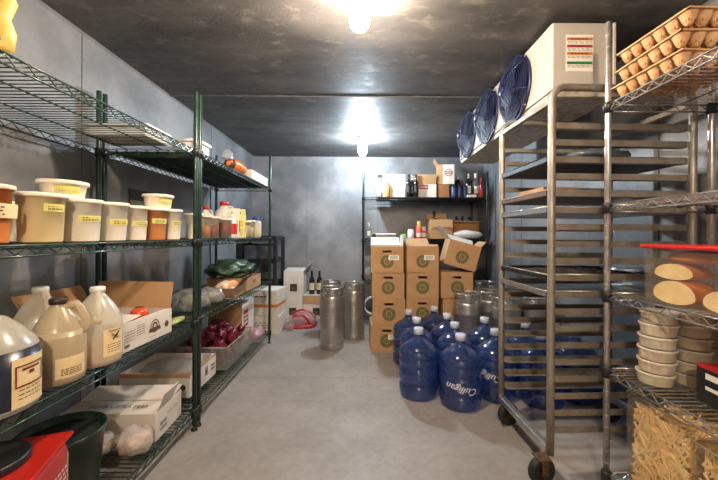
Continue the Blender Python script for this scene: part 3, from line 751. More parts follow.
# ---------------------------------------------------------------- far unit, bottom shelf
t = thing('produce_carton', 'open white carton with brown edge and side slots on the bottom shelf beyond the post', 'carton', (-1.235,2.2,ZF), 0)
mb = MB(); open_box(mb, -.21,.21,-.2,.16,.14, hole=('+x',.02,.07,.02,.03)); b = mb.build('body', whitecard, t)
MB().box(-.212,.212,-.2015,-.195,.118,.142).box(.206,.2115,-.2,.16,.13,.142).build('edge_trim', kraft, b)
pr = MB()
for u in (-.13,.06,.17): pr.disc((u,-.2012,.06),.018,'y',18)
f = on_xp(.2112,-.1,.07); scribble(pr, f, .06, .05, 2, th=.014); scribble(pr, on_xp(.2112,.11,.07), .05, .05, 2, th=.014); pr.build('side_print', ink, b)
o = MB().ball((0,0,.0), .13, (1.35,1.1,.36), 3, .2, 4).build('wrapped_produce', film); o.location = (-1.235,2.18,ZF+.108); tag(o, 'bunched film-wrapped produce filling the open carton beyond the post', 'produce')
t = thing('clear_bin', 'long clear bin heaped with red onions on the bottom shelf', 'bin', (-1.16,2.68,ZF), 0)
mb = MB(); open_box(mb, -.19,.19,-.27,.27,.16,.003); mb.build('body', clearp, t)
MB().tube([(-.19,-.27,.16),(.19,-.27,.16),(.19,.27,.16),(-.19,.27,.16)], .006, 6, closed=True).build('rim', haze, t)
onm = mat('red_onion_skin', (122,22,48), .22, 0, (88,12,34), 5, stretch=(3,3,.6), coat=.4)
on0 = None; OG = 'red onions heaped in the clear bin'; OL = 'glossy red onion heaped with others in the clear bin on the bottom shelf'
rnd = random.Random(3)
pts = []
for (n, z, sx, sy) in ((15,.045,.14,.22),(16,.105,.14,.22),(16,.162,.135,.22),(9,.212,.10,.17),(4,.25,.05,.1)):
    c = 0
    for _ in range(900):
        p = (rnd.uniform(-sx,sx), rnd.uniform(-sy,sy), z+rnd.uniform(-.004,.004))
        if all((Vector(p)-Vector(q)).length > .071 for q in pts):
            pts.append(p); c += 1
            if c >= n: break
for p in pts:
    loc = (-1.16+p[0], 2.68+p[1], ZF+p[2])
    if on0 is None:
        on0 = thing('red_onion', OL, 'onion', loc, 0, OG)
        MB().lathe([(0,-.032),(.012,-.031),(.027,-.02),(.035,0),(.03,.018),(.016,.03),(.007,.038),(.004,.05),(0,.05)],20).build('bulb', onm, on0)
        s = MB(); 
        for k in range(8): s.tube([(0,0,-.031),(.008*math.cos(k),.008*math.sin(k),-.038)],.001,3)
        s.build('roots', mat('onion_roots',(190,170,140),.8), on0)
    else: dup(on0, loc, rot=(rnd.uniform(-1.2,1.2), rnd.uniform(-1.2,1.2), rnd.uniform(0,6)))
t = thing('carton', 'tall white carton with red block lettering beyond the onion bin', 'carton', (-1.21,3.13,ZF), 0)
mb = MB(); mb.box(-.15,.15,-.16,.16,0,.37,.002); b = mb.build('body', [whitecard], t)
MB().box(-.1505,.1505,-.162,-.1585,.0,.37).build('end_panel', kraft, t)
pr = MB(); f = on_xp(.1512,-.05,.2); pr.f([pr.v(f(*q)) for q in ((-.07,-.06),(.05,-.06),(.05,.09),(-.07,.09))]); scribble(pr, on_xp(.152,-.06,.21), .09, .11, 3, mi=1, th=.02); scribble(pr, on_xp(.1512,.08,.25), .06, .1, 5, mi=2, th=.004)
pr.build('side_print', [redink, white, ink], b)
o = MB().ball((0,0,.05), .07, (1.0,1.3,.75), 3, .25, 3, seed=4).build('produce_bag', clear('pink_film',(240,214,220),(226,180,196),.45,.2,.4,.2,bump=.8)); o.location = (-.985,3.14,ZF+.002)
tag(o, 'small pinkish film bag on the bottom shelf beside the red-lettered carton', 'bag')
o = MB().ball((0,0,.02), .03, (1.2,3,.5), 2, .3, 4).build('green_onions', mat('green_stalks',(150,164,84),.6,0,(196,196,140),20)); o.location = (-1.0,1.79,ZT+.0); tag(o, 'small bunch of pale green onions beside the open white carton', 'onions')

# ---------------------------------------------------------------- far unit, third shelf
ZT2 = .6265
for i,(x,y,r,sc,lb) in enumerate(((-1.055,2.08,.115,(.85,1.15,.6),'clear film bag of produce nearest the double post on the third shelf'),(-1.05,2.31,.1,(.85,1.1,.55),'shiny clear film bag on the third shelf, second from the post'),(-1.35,2.15,.1,(1,1.2,.7),'crumpled clear bag at the back of the third shelf near the post'))):
    t = thing('produce_bag', lb, 'bag', (x,y,ZT2), i*1.1, 'clear produce bags on the third shelf')
    MB().ball((0,0,r*sc[2]*.93), r, sc, 3, .28, 4, seed=i+1).build('bag', film, t)
    MB().ball((0,0,r*sc[2]*.8), r*.72, (sc[0],sc[1],sc[2]*.9), 2, .15, 3, seed=i).build('contents', mat('bagged_greens_%s' % 'abc'[i], [(128,120,84),(150,142,110),(96,110,70)][i], .7, 0, (90,84,60), 12), t)
foodm2 = mat('orange_white_garnish', (226,150,84), .7, 0, (238,226,204), 22, .45, .55)
trayb = mat('dark_brown_board', (122,94,68), .8, 0, (104,78,56), 8)
t = thing('food_tray', 'brown cardboard tray of orange and white food with a raised flap, third shelf', 'tray', (-1.04,2.6,ZT2+.02), R(4))
mb = MB(); open_box(mb, -.09,.09,-.15,.15,.055,.004); mb.build('tray', trayb, t)
MB().ball((0,0,.05), .085, (.85,1.45,.5), 3, .35, 7).build('food', foodm2, t)
flap(t, trayb, (.087,.03,.054), .085, .22, 'y', R(-55))
MB().box(-.095,.095,-.135,.135,-.019,-.001,.002).build('base_board', kraftdark, t)
t = thing('produce_carton', 'brown carton under the dark green bag on the third shelf', 'carton', (-1.13,2.99,ZT2), 0)
mb = MB(); open_box(mb, -.17,.17,-.19,.19,.105,.005,hole=('+x',0,.06,.04,.014)); b = mb.build('body', kraft, t)
pr = MB(); scribble(pr, on_xp(.1712,.13,.05), .06, .05, 3, th=.006); f = on_y(.1,-.1912,.05); scribble(pr, f, .09, .05, 3, th=.006); pr.build('side_print', whitecard, b)
t = thing('greens_bag', 'large dark green film bag of leaves lying on the brown carton', 'bag', (-1.17,3.0,ZT2+.108), R(88))
MB().ball((0,0,.06), .15, (2.05,1.1,.55), 4, .3, 5, seed=3).build('bag', mat('dark_green_leaf_bag',(66,90,58),.42,0,(40,58,40),9,bump=1,bs=16,coat=.1), t)
# ================================================================ floor at the back left
def wine_carton(name_label, loc, rz, w, d, h, split=False, opened=False):
    t = thing('wine_carton', name_label, 'carton', loc, rz, 'white wine cartons on the floor')
    mb = MB()
    if opened: open_box(mb, -w/2,w/2,-d/2,d/2,h,.005)
    else: mb.box(-w/2,w/2,-d/2,d/2,0,h,.002)
    b = mb.build('body', whitecard, t)
    pr = MB(); y = -d/2-.0012
    ox = .05 if split else -.0
    pr.quad([(ox-.045,y,.05),(ox+.045,y,.05),(ox+.045,y,.145),(ox-.045,y,.145)], 0)
    pr.quad([(ox-.004,y,.19),(ox+.004,y,.19),(ox+.004,y,.2),(ox-.004,y,.2)], 0)
    for q in ((ox-.05,ox+.05,.23,.232),(ox-.05,ox+.05,.04,.042),(ox-.05,ox-.048,.04,.232),(ox+.048,ox+.05,.04,.232)): pr.quad([(q[0],y,q[2]),(q[1],y,q[2]),(q[1],y,q[3]),(q[0],y,q[3])], 1)
    scribble(pr, on_y(ox,y-.0004,.085), .05, .05, 3, mi=2, th=.004)
    pr.build('front_print', [mat('dark_label_print',(56,44,36),.6), mat('gold_line_print',(170,150,110),.6), mat('gold_print',(180,150,90),.6)], b)
    if split: MB().box(-w/2-.001,w/2+.001,-d/2-.003,-d/2,h*.62,h).build('torn_panel', kraft, t)
    return t
YW = 4.52
t = wine_carton('white wine carton at the bottom left of the stack, beside the orange-striped box', (-.90,YW,0), 0, .255, .3, .31)
t = wine_carton('white wine carton with a torn brown top panel, below the two wine bottles', (-.635,YW,0), R(-2), .25, .3, .31, True)
t = wine_carton('open white wine carton on top of the stack', (-.895,YW+.0,.3115), R(2), .255, .3, .31, False, True)
flap(t, whitecard, (0,-.148,.313), .28, .25, 'x', R(4)); flap(t, whitecard, (.1265,0,.31), .15, .28, 'y', R(-50))
glassd = mat('dark_wine_glass', (22,24,20), .12, 0, (16,18,14), 6, coat=.5)
bprof = [(0,.002),(.034,0),(.037,.006),(.037,.185),(.033,.205),(.018,.228),(.0145,.24),(.0145,.295),(.016,.296),(.016,.305),(0,.305)]
def wine_bottle(label, loc, rz=0, glass=glassd, lab=labelm, foilm=black, sc=1, cat='bottle', group=None, name='wine_bottle'):
    t = thing(name, label, cat, loc, rz, group)
    MB().lathe([(r*sc,z*sc) for r,z in bprof], 24).build('bottle', glass, t)
    MB().lathe([(.0152*sc,.25*sc),(.0152*sc,.294*sc),(.0168*sc,.296*sc),(.0168*sc,.307*sc),(0,.307*sc)],18).build('capsule', foilm, t)
    L_ = MB().patch(.0376*sc, R(-150), R(-30), .06*sc, .15*sc, 12).build('label', lab, t)
    mb = MB(); scribble(mb, on_cyl(.0384*sc,R(-90),.105*sc), .04*sc, .05*sc, 3, th=.004*sc); mb.build('label_print', ink, L_)
    return t
wine_bottle('dark wine bottle with a cream label on the torn wine carton, left of the pair', (-.665,YW-.06,.3115), .1, group='wine bottles on the carton')
wine_bottle('dark wine bottle with a cream label on the torn wine carton, right of the pair', (-.565,YW-.05,.3115), -.2, group='wine bottles on the carton')
# boxes behind the far green shelf
ostripe = mat('orange_print_tape', (226,124,44), .6)
t = thing('carton', 'white carton with an orange stripe and black marks, on the floor by the wine cartons', 'carton', (-1.12,3.86,.205), R(-3))
mb = MB(); mb.box(-.2,.2,-.17,.17,0,.275,.003); b = mb.build('body', whitecard, t)
MB().box(-.2012,.2012,-.1712,.1712,.09,.125).build('orange_stripe', ostripe, t)
pr = MB()
scribble(pr, on_y(-.02,-.173,.21), .2, .04, 1, th=.014)
pr.build('black_print', ink, b)
mb = MB(); 
for s in (-1,1): mb.box(-.2,.2,s*.17-.003 if s<0 else .003,-.003 if s<0 else .17,.276,.279)
mb.build('top_flaps', paper, t)
t = thing('carton', 'plain white carton on the floor below the orange-striped one', 'carton', (-1.12,3.86,0), R(1))
mb = MB(); mb.box(-.21,.21,-.18,.18,0,.2,.003); b = mb.build('body', whitecard, t)
pr = MB(); scribble(pr, on_y(0,-.1812,.1), .2, .08, 3, th=.012); pr.build('front_print', mat('brown_marks',(140,104,80),.7), b)
o = MB().ball((0,0,.075), .07, (.8,.7,1.1), 3, .25, 3, seed=9).build('plastic_bag', film); o.location = (-.83,3.84,.0); tag(o, 'crumpled clear plastic bag on the floor beside the striped carton', 'bag')
# black utility cart
t = thing('utility_cart', 'black utility cart standing behind the far left shelving unit', 'cart', (-1.28,4.30,0))
for x in (-.22,.22):
    for y in (-.2,.2): MB().box(x-.022,x+.022,y-.022,y+.022,.09,1.07,.004).build('upright', black, t)
for z in (.16,.46,.76,1.04):
    mb = MB(); mb.box(-.21,.21,-.19,.19,z,z+.01); 
    for q in ((-.215,.215,-.205,-.195),(-.215,.215,.195,.205),(-.215,-.205,-.2,.2),(.205,.215,-.2,.2)): mb.box(*q,z-.015,z+.045)
    mb.build('shelf_tray', black, t)
for x in (-.22,.22):
    for y in (-.2,.2):
        mb = MB().at((x,y,.045)); mb.mx = mb.mx @ Matrix.Rotation(PI/2,4,'Y'); mb.lathe([(0,-.014),(.045,-.014),(.045,.014),(0,.014)],20); mb.at((x,y,0)).box(-.008,.008,-.008,.008,.06,.092); mb.build('caster', rubber, t)
t = thing('black_tote', 'dark plastic tote on the middle of the black utility cart', 'tote', (-1.28,4.30,.7715))
mb = MB(); open_box(mb,-.17,.17,-.16,.16,.2,.006); mb.build('body', greybag, t); MB().tube([(-.17,-.16,.2),(.17,-.16,.2),(.17,.16,.2),(-.17,.16,.2)],.008,6,closed=True).build('rim', black, t)
# red-trimmed clear case
t = thing('red_strap_bag', 'red-trimmed clear plastic bag with looped handles lying on the floor', 'bag', (-.72,4.04,0), R(8))
redv = mat('red_vinyl', (190,22,40), .3, 0, (160,14,30), 8, coat=.3)
mb = MB(); mb.ball((0,0,.085), .1, (1.75,1.0,.85), 3, .18, 3, seed=5); mb.build('bag', clear('pinkish_clear_vinyl',(246,226,228),(224,190,196),.72,.15,.4,.2,bump=.6), t)
mb = MB()
mb.tube([(-.19,-.09,.03),(-.14,-.11,.1),(-.07,-.11,.155),(.02,-.11,.155),(.07,-.11,.1),(.09,-.12,.04)], .014, 8)
mb.tube([(-.1,.03,.16),(.0,.04,.19),(.1,.03,.16),(.17,.0,.09)], .012, 8)
mb.tube([(-.2,-.1,.024),(-.1,-.125,.022),(0,-.13,.022),(.1,-.125,.024),(.16,-.07,.03),(.17,.03,.03)], .02, 8)
mb.build('red_straps', redv, t)
mb = MB(); mb.ball((-.14,-.09,.035), .04, (1.3,.8,.8), 2, .2, 4).ball((.06,-.1,.035), .04, (1.3,.8,.8), 2, .2, 4); mb.build('red_corners', redv, t)

# ================================================================ kegs
def keg(label, loc, rz=0, r=.117, h=.59, first=[None]):
    if first[0]:
        return dup(first[0], loc, rz, label)
    t = thing('steel_keg', label, 'keg', loc, rz, 'slim steel kegs')
    P = [(0,.03),(r*.8,.02),(r*.93,.0),(r*.985,0),(r,.006),(r,.055),(r*.985,.062),(r*.985,.068),(r,.075),(r,.2),(r*1.012,.206),(r*1.012,.216),(r,.222),(r,.4),(r*1.012,.406),(r*1.012,.416),(r,.422),(r,.485),(r*.985,.5),(r*.93,.513),(r*.6,.53),(.03,.535),(0,.535)]
    MB().lathe(P, 44).build('body', steel, t)
    mb = MB(); n = 48; rc = r*.95; th = .003
    zs = (.5,.535,.57,.583)
    def solid(i, k):
        ph = (i % 16)
        return not (k == 1 and 3 <= ph <= 10)
    for rr in (rc, rc-th):
        ring = [[mb.v((rr*math.cos(2*PI*i/n), rr*math.sin(2*PI*i/n), z)) for z in zs] for i in range(n)]
        for i in range(n):
            for k in range(3):
                if solid(i,k): mb.f([ring[i][k], ring[(i+1)%n][k], ring[(i+1)%n][k+1], ring[i][k+1]], 0, True)
    mb.tube([(rc*math.cos(2*PI*i/40), rc*math.sin(2*PI*i/40), .584) for i in range(40)], .0065, 8, closed=True)
    mb.build('top_chime', steel2, t)
    MB().lathe([(.032,.53),(.032,.545),(.026,.552),(.018,.552),(.016,.545),(0,.545)],24).build('valve', steel2, t)
    first[0] = t; return t
t = keg('front steel keg of the group of three in the middle of the floor', (-.29,3.29,0), R(-75))
mb = MB(); scribble(mb, on_cyl(.1178, R(-100), .33), .09, .03, 2, th=.007); 
# the printed mark sits on the front keg only: children of a copy made later do not carry it
keg('right-hand steel keg of the group of three', (-.085,3.61,0), R(-60))
keg('rear steel keg, mostly hidden behind the front keg of the three', (-.345,3.72,0), R(20))
keg('steel keg standing in front of the third box stack, right of the brown boxes', (.945,3.0,0), R(-80))
keg('steel keg right of the box stacks, next to the pan rack', (1.20,3.12,0), R(-40))
keg('steel keg at the back right corner beneath the back shelf', (1.37,3.72,0), R(10))
keg('steel keg behind the pan rack against the right wall, nearer one', (1.47,2.85,0), R(-70))
keg('steel keg behind the pan rack against the right wall, farther one', (1.48,3.2,0), R(-110))
keg('steel keg behind the pan rack beside the keg next to the box stacks', (1.215,2.82,0), R(-50))
mb.build('painted_mark', mat('pale_keg_print',(196,190,182),.6), t)

# ================================================================ brown produce boxes
olive = mat('olive_print_ink', (92,92,54), .7, 0, (78,80,46), 30); olive2 = mat('pale_olive_ink', (160,140,92), .7)
BG = 'brown produce boxes with round olive logos'
pb0 = []
def produce_box(label, loc, rz=0, rot=None, sticker=False, openq=False):
    w, d, h = .305, .36, .248
    t = thing('produce_box', label, 'box', loc, rz, BG, rot)
    mb = MB(); open_box(mb, -w/2,w/2,0,d,h,.005,hole=('-y',0,.2,.042,.011)); 
    if not openq: mb.box(-w/2+.002,w/2-.002,.007,d-.002,h-.004,h)
    b = mb.build('body', kraft, t)
    pr = MB(); y = -.001; c = (0,y,.105)
    pr.disc(c,.062,'y',36,.056,0); pr.disc((0,y-.0003,.105),.0545,'y',36,.033,0); pr.disc((0,y-.0006,.105),.03,'y',30,.023,1); pr.disc((0,y-.0003,.105),.0215,'y',30,.0,0); pr.disc((0,y-.0009,.105),.012,'y',20,.007,1)
    for a in range(24):
        an = a*2*PI/24; u, v = .044*math.cos(an), .044*math.sin(an)
        pr.disc((u,y-.0009,.105+v),.0038,'y',6,0,1)
    pr.build('round_logo', [olive, olive2], b)
    if sticker:
        s = MB().box(.012,.112,-.004,-.002,.118,.165).build('white_sticker', paper, t)
        m2 = MB(); scribble(m2, on_y(.062,-.0045,.143), .07, .03, 3, th=.004); m2.build('sticker_print', ink, s)
    return t
h = .249; yb = 3.15
A = [('bottom',.245,0),('second from the bottom',.250,0),('third from the bottom',.247,0)]
for i,(nm,x,r) in enumerate((('bottom',.238,1),('second from the floor',.258,-1),('third from the floor',.25,.5))):
    produce_box('brown logo box, %s of the left stack' % nm, (x,yb+.005*i,h*i), R(r), sticker=(i==0))
t = produce_box('open brown logo box with a white sticker on top of the left stack', (.238,yb,h*3), R(-1), sticker=True, openq=True)
flap(t, whitecard, (0,.357,.248), .14, .3, 'x', R(35)); flap(t, whitecard, (.15,.18,.248), .1, .34, 'y', R(-88))
mb = MB().box(-.15,.15,.02,.35,.2,.238,.01).build('paper_liner', paper, t)
for i,(nm,x,r) in enumerate((('bottom',.575,0),('second from the floor',.58,1),('third from the floor',.582,-1))):
    produce_box('brown logo box, %s of the middle stack' % nm, (x,yb+.05,h*i), R(r))
t = produce_box('open brown logo box with a white sticker on top of the middle stack', (.58,yb+.04,h*3), R(2), sticker=True, openq=True)
flap(t, kraft, (0,.357,.247), .14, .3, 'x', R(30)); flap(t, whitecard, (-.15,.18,.247), .11, .34, 'y', R(-98)); flap(t, kraft, (0,.005,.247), .05, .3, 'x', R(20))
for i,(nm,x,r) in enumerate((('bottom',.93,0),('second from the floor',.935,-1),('third from the floor',.925,1))):
    produce_box('brown logo box, %s of the right stack' % nm, (x,yb+.07,h*i), R(r)) if i < 2 else None
produce_box('brown logo box right under the tilted open box of the right stack', (.915,yb+.06,h*2-.0), R(1))
t = produce_box('tilted open brown logo box with a white inside on top of the right stack', (.945,yb+.10,h*3+.041), rot=(0,R(15),R(-6)), openq=True)
flap(t, whitecard, (-.15,.18,.247), .17, .34, 'y', R(-142)); flap(t, whitecard, (0,.357,.247), .13, .3, 'x', R(25)); flap(t, kraft, (.15,.18,.247), .07, .34, 'y', R(-60))

# ================================================================ water bottles
bluep = clear('blue_bottle_plastic', (142,170,218), (86,114,172), .56, .06, .6, .45)
capw = mat('pale_blue_cap', (206,214,228), .4, 0, (190,200,216), 12)
waterm = clear('bottle_water', (150,184,236), (70,110,200), .8, .05, .8, .04)
whitep = mat('white_bottle_print', (236,238,242), .5)
wb0 = None; WG = 'blue five-gallon water bottles'
prof = [(0,.012),(.06,.008),(.1,.0),(.118,.004),(.129,.018),(.1335,.045),(.1345,.085),(.129,.096),(.1215,.106),(.129,.116),(.1345,.125),(.1345,.21),(.129,.218),(.1215,.228),(.129,.238),(.1345,.245),(.1345,.275),(.129,.282),(.1215,.292),(.129,.302),(.1335,.31),(.131,.33),(.121,.352),(.1,.375),(.07,.395),(.045,.41),(.032,.425),(.0285,.44),(.0285,.462),(.031,.464),(0,.464)]
def water_bottle(label, loc, rz=0):
    global wb0
    if wb0: return dup(wb0, loc, rz, label)
    t = thing('water_bottle', label, 'bottle', loc, rz, WG)
    MB().lathe([(r*.985, z*.925) for r, z in prof], 44).build('body', bluep, t)
    MB().lathe([(.0295,.418),(.0335,.419),(.0335,.455),(.031,.459),(0,.459)],24).build('cap', capw, t)
    wb0 = t; return t
front = water_bottle('blue water bottle nearest the camera, middle row, with white upside-down script', (.647,2.19,0), 0)
B = [('blue water bottle at the front of the left row, beside the scripted one', (.396,2.326,0)),
     ('blue water bottle second in the left row', (.43,2.61,0)), ('blue water bottle third in the left row, by the box stacks', (.405,2.89,0)),
     ('blue water bottle second in the middle row', (.689,2.475,0)), ('blue water bottle third in the middle row', (.702,2.75,0)), ('blue water bottle last in the middle row, in front of the middle box stack', (.655,3.03,0)),
     ('blue water bottle second in the third row, in front of the silver kegs', (.965,2.63,0)),
     ('blue water bottle behind the pan rack, front of the fourth row', (1.19,2.21,0)), ('blue water bottle behind the pan rack, second of the fourth row', (1.22,2.49,0)),
     ('blue water bottle behind the pan rack, nearest the right wall', (1.46,2.28,0)), ('blue water bottle behind the pan rack, last of the row along the right wall', (1.478,2.56,0))]
for i,(l,p) in enumerate(B): water_bottle(l, p, i*.7)
third = water_bottle('blue water bottle at the front of the third row, half hidden by the rack post', (.92,2.30,0), 0)
def script(parent, a, size, z):
    mb = MB(); text_bm(mb, 'Culligan', size, on_cyl(.1336, R(a), z*.94, tilt=R(-10), flip=True), shear=.35)
    mb.build('script_lettering', whitep, parent)
script(front, -101, .062, .158); script(third, -132, .062, .19)

# ================================================================ back shelf goods
def crate(name, label, loc, w, d, h, m, parts=(), rz=0, opened=False, cat='box', group=None):
    t = thing(name, label, cat, loc, rz, group); mb = MB()
    if opened: open_box(mb,-w/2,w/2,-d/2,d/2,h,.005)
    else: mb.box(-w/2,w/2,-d/2,d/2,0,h,.002)
    b = mb.build('body', m, t); return t, b
ZA = 1.565; yf = 4.14
greyp = mat('grey_print', (120,122,126), .6); 
t, b = crate('white_carton', 'white carton with grey square pictograms on the top back shelf', (.395,4.26,ZA), .27, .25, .285, whitecard)
pr = MB()
for u,v,w_,h_ in ((.035,.165,.035,.03),(.0,.10,.014,.02),(.05,.10,.014,.02)): 
    y=-.1262; pr.quad([(u-w_,y,v-h_),(u+w_,y,v-h_),(u+w_,y,v+h_),(u-w_,y,v+h_)],0); pr.quad([(u-w_*.6,y-.0004,v-h_*.6),(u+w_*.6,y-.0004,v-h_*.6),(u+w_*.6,y-.0004,v+h_*.6),(u-w_*.6,y-.0004,v+h_*.6)],1)
pr.build('pictograms', [greyp, whitecard], b); flap(t, whitecard, (-.134,0,.286), .06, .24, 'y', R(-170))
def jar(label, loc, r, h, body, fill, cap, name='jar', group='jars on the back shelves', lid_h=.02):
    t = thing(name, label, 'jar', loc, 0, group)
    MB().lathe([(0,.002),(r*.94,0),(r,.006),(r,h*.8),(r*.75,h*.88),(r*.75,h*.92),(0,h*.92)],24).build('body', body, t)
    if fill: MB().lathe([(0,.005),(r*.93,.006),(r*.93,h*.66),(0,h*.66)],20).build('contents', fill, t)
    MB().lathe([(0,h*.9),(r*.82,h*.9),(r*.82,h),(0,h)],20).build('lid', cap, t); return t
jar('clear jar with a pale lid at the left end of the top back shelf', (.21,4.12,ZA), .035, .17, haze, pale, lidm)
jar('amber tube jar with an orange label in front of the white pictogram carton', (.305,4.1,ZA), .033, .18, mat('amber_jar',(206,140,70),.3,0,(190,120,56),8), None, mat('tan_lid',(206,150,90),.5))
for i,x in enumerate((.568,.622,.655)):
    wine_bottle(['tall black bottle beside the pictogram carton, left of three','black bottle in the middle of the three with a silver neck','black bottle on the right of the three, by the red-label carton'][i], (x,4.1+.075*(i%2),ZA), .2*i, lab=[black,greyp,black][i], foilm=[black,steel2,black][i], sc=.92, group='black bottles on the top back shelf')
t, b = crate('red_label_carton', 'white carton with a red label below a brown box on the top back shelf', (.79,4.25,ZA), .25, .24, .165, whitecard)
pr = MB(); y=-.1212; pr.quad([(-.09,y,.105),(.02,y,.105),(.02,y,.16),(-.09,y,.16)],0); scribble(pr, on_y(-.035,y-.0005,.132), .08, .03, 2, mi=1, th=.006); pr.build('red_label', [redink, white, kraft], b)
t, b = crate('brown_carton', 'plain brown box stacked on the red-label carton', (.785,4.25,ZA+.166), .25, .24, .12, kraft)
MB().box(-.125,.125,-.025,.025,.1205,.122).build('tape', labelm, t)
t, b = crate('brown_carton', 'brown box supporting the red-logo carton on the top back shelf', (1.01,4.27,ZA), .13, .26, .165, kraftdark); MB().box(-.065,.065,-.02,.02,.1655,.167).build('tape', labelm, t)
t, b = crate('red_logo_carton', 'tilted open carton with a red logo on its white face, top back shelf', (1.055,4.27,ZA+.172), .2, .26, .24, whitecard, rz=R(-9), opened=True)
MB().box(-.1025,-.0995,-.13,.13,0,.24).box(-.1,-.04,-.1325,-.1295,0,.24).build('brown_side', kraft, t)
pr = MB(); y=-.1335; pr.disc((.03,y,.14),.045,'y',24,.036); pr.quad([(-.02,y,.125),(.08,y,.125),(.08,y,.155),(-.02,y,.155)],0); scribble(pr, on_y(.03,y-.0005,.14), .08, .02, 1, mi=1, th=.01); pr.build('red_logo', [redink, white], b)
flap(t, kraft, (-.098,0,.24), .09, .25, 'y', R(-120))
t, b = crate('dark_panel_box', 'dark grey box standing at the back of the top shelf by the corner', (1.2,4.46,ZA), .26, .1, .27, mat('dark_grey_card',(84,86,88),.6)); MB().box(-.13,.13,-.052,-.05,.25,.27).build('edge_strip', greyp, t)
navy = mat('navy_can', (44,58,96), .4, 0, (34,46,80), 8)
for i,(x,y) in enumerate(((1.06+.06,4.1),(1.19,4.11),(1.26,4.12))):
    t = thing('canister', ['navy canister on the top back shelf, left of three','navy canister on the top back shelf, middle of three','navy canister on the top back shelf, right of three'][i], 'canister', (x,y,ZA), 0, 'navy canisters')
    MB().lathe([(0,0),(.032,0),(.034,.006),(.034,.13),(.03,.136),(0,.136)],24).build('body', navy, t); MB().lathe([(0,.13),(.0345,.13),(.0345,.148),(0,.15)],24).build('lid', black, t)
glassg = mat('green_black_glass', (30,40,34), .12, 0, (22,30,26), 6, coat=.5); glassr = mat('ruby_bottle', (150,30,40), .15, 0, (120,20,30), 6, coat=.5); glassc = clear('clear_bottle_glass', (236,240,240), (210,216,214), .85, .04, .3, .3)
specs = ((1.22,4.28,glassd,white,'dark bottle with a white cap behind the navy canisters'),(1.33,4.2,glassd,white,'dark bottle with a tall white capsule near the right end of the top back shelf'),(1.36,4.32,glassg,black,'green-black bottle at the back near the right end of the top shelf'),(1.41,4.17,glassc,white,'clear bottle with a pale neck near the right end of the top back shelf'),(1.44,4.3,glassd,black,'dark bottle at the back of the right end of the top shelf'),(1.465,4.12,glassr,redcap,'ruby red bottle at the right end of the top back shelf'),(1.42,4.42,glassg,redcap,'green-black bottle with a red capsule in the back corner of the top shelf'))
for i,(x,y,g,f_,l) in enumerate(specs): wine_bottle(l, (x,y,ZA), .3*i-.6, g, [labelm,paper,labelm,paper,labelm,redink,labelm][i], f_, 1 if i != 5 else .8, group='liquor bottles at the right end of the top back shelf', name='liquor_bottle')
t = thing('foam_tray', 'flat white tray in front of the liquor bottles on the top back shelf', 'tray', (1.35,4.1,ZA)); MB().box(-.075,.04,-.03,.03,0,.03,.008).build('tray', foam, t); MB().box(-.07,.035,-.025,.025,.03,.036,.003).build('film_cover', film, t)
# second shelf
ZC = 1.06
wine_bottle('clear slim bottle at the left end of the second back shelf', (.085,4.12,ZC-.004), 0, glassc, paper, white, .62, name='clear_bottle')
jar('small dark jar beside the clear slim bottle on the second back shelf', (.15,4.14,ZC), .024, .06, black, None, black)
def egg_mesh(m):
    mb = MB(); mb.lathe([(0,-.028)]+[(.0222*math.sin(a)*(1-.10*math.cos(a)) if 0 else .0222*math.sin(PI*k/12)*(1.0+.10*math.cos(PI*k/12)), -.028*math.cos(PI*k/12)) for k,a in [(k,0) for k in range(1,12)]]+[(0,.028)], 16)
    return mb
pulp = mat('pink_pulp_tray', (206,168,146), .85, 0, (188,150,128), 14, bump=.3, bs=90)
eggp = mat('pale_egg', (226,196,170), .5, 0, (214,178,150), 8)
t = thing('egg_carton', 'pale egg tray on the second back shelf, left of the green lime', 'egg carton', (.275,4.19,ZC))
mb = MB(); mb.box(-.145,.145,-.06,.06,.0,.016,.004)
for i in range(10):
    for j in range(4): mb.lathe([(.0,.0),(.009,.001),(.014,.03),(.012,.034)],10,(-.13+.029*i,-.045+.03*j,.008))
mb.build('tray', pulp, t); MB().box(-.147,.147,-.062,.062,.04,.062,.008).build('lid', foam, t)
limem = mat('lime_skin', (150,186,60), .35, 0, (128,164,46), 6, coat=.2)
t = thing('lime', 'single green lime on the second back shelf', 'lime', (.515,4.12,ZC+.03)); MB().ball((0,0,0),.032,(1.15,1,.95),3).build('fruit', limem, t); MB().ball((.037,0,0),.006,(1,1,1),1).build('stem_end', mat('lime_tip',(120,130,50),.5), t)
jar('white and purple jar beside the green lime', (.6,4.12,ZC), .04, .115, white, None, lidm); MB().patch(.0408,R(-170),R(-10),.015,.06,12,(.6,4.12,ZC)).b.free()
C.objects[-1]
pinkm = mat('pink_juice', (224,96,92), .35, 0, (206,76,76), 6)
for i,(x,y,cc,hh) in enumerate(((.70,4.12,mat('orange_cap',(236,150,60),.4),.215),(.765,4.16,white,.15))):
    t = thing('juice_bottle', ['pink juice bottle with an orange top on the second back shelf','smaller pink bottle with a white top beside the brown box'][i], 'bottle', (x,y,ZC), 0, 'pink bottles')
    MB().lathe([(0,0),(.036,0),(.039,.008),(.039,hh*.55),(.03,hh*.68),(.02,hh*.74),(0,hh*.74)],24).build('body', pinkm, t); MB().lathe([(.034,hh*.6),(.03,hh*.7),(.024,hh*.78),(.024,hh*.98),(0,hh)],20).build('cap', cc, t); MB().patch(.0395,R(-140),R(-40),.02,.07,8).build('label', paper, t)
t, b = crate('brown_carton', 'open brown carton with a black bottle neck sticking out, second back shelf', (.975,4.24,ZC), .27, .26, .235, kraft, opened=True)
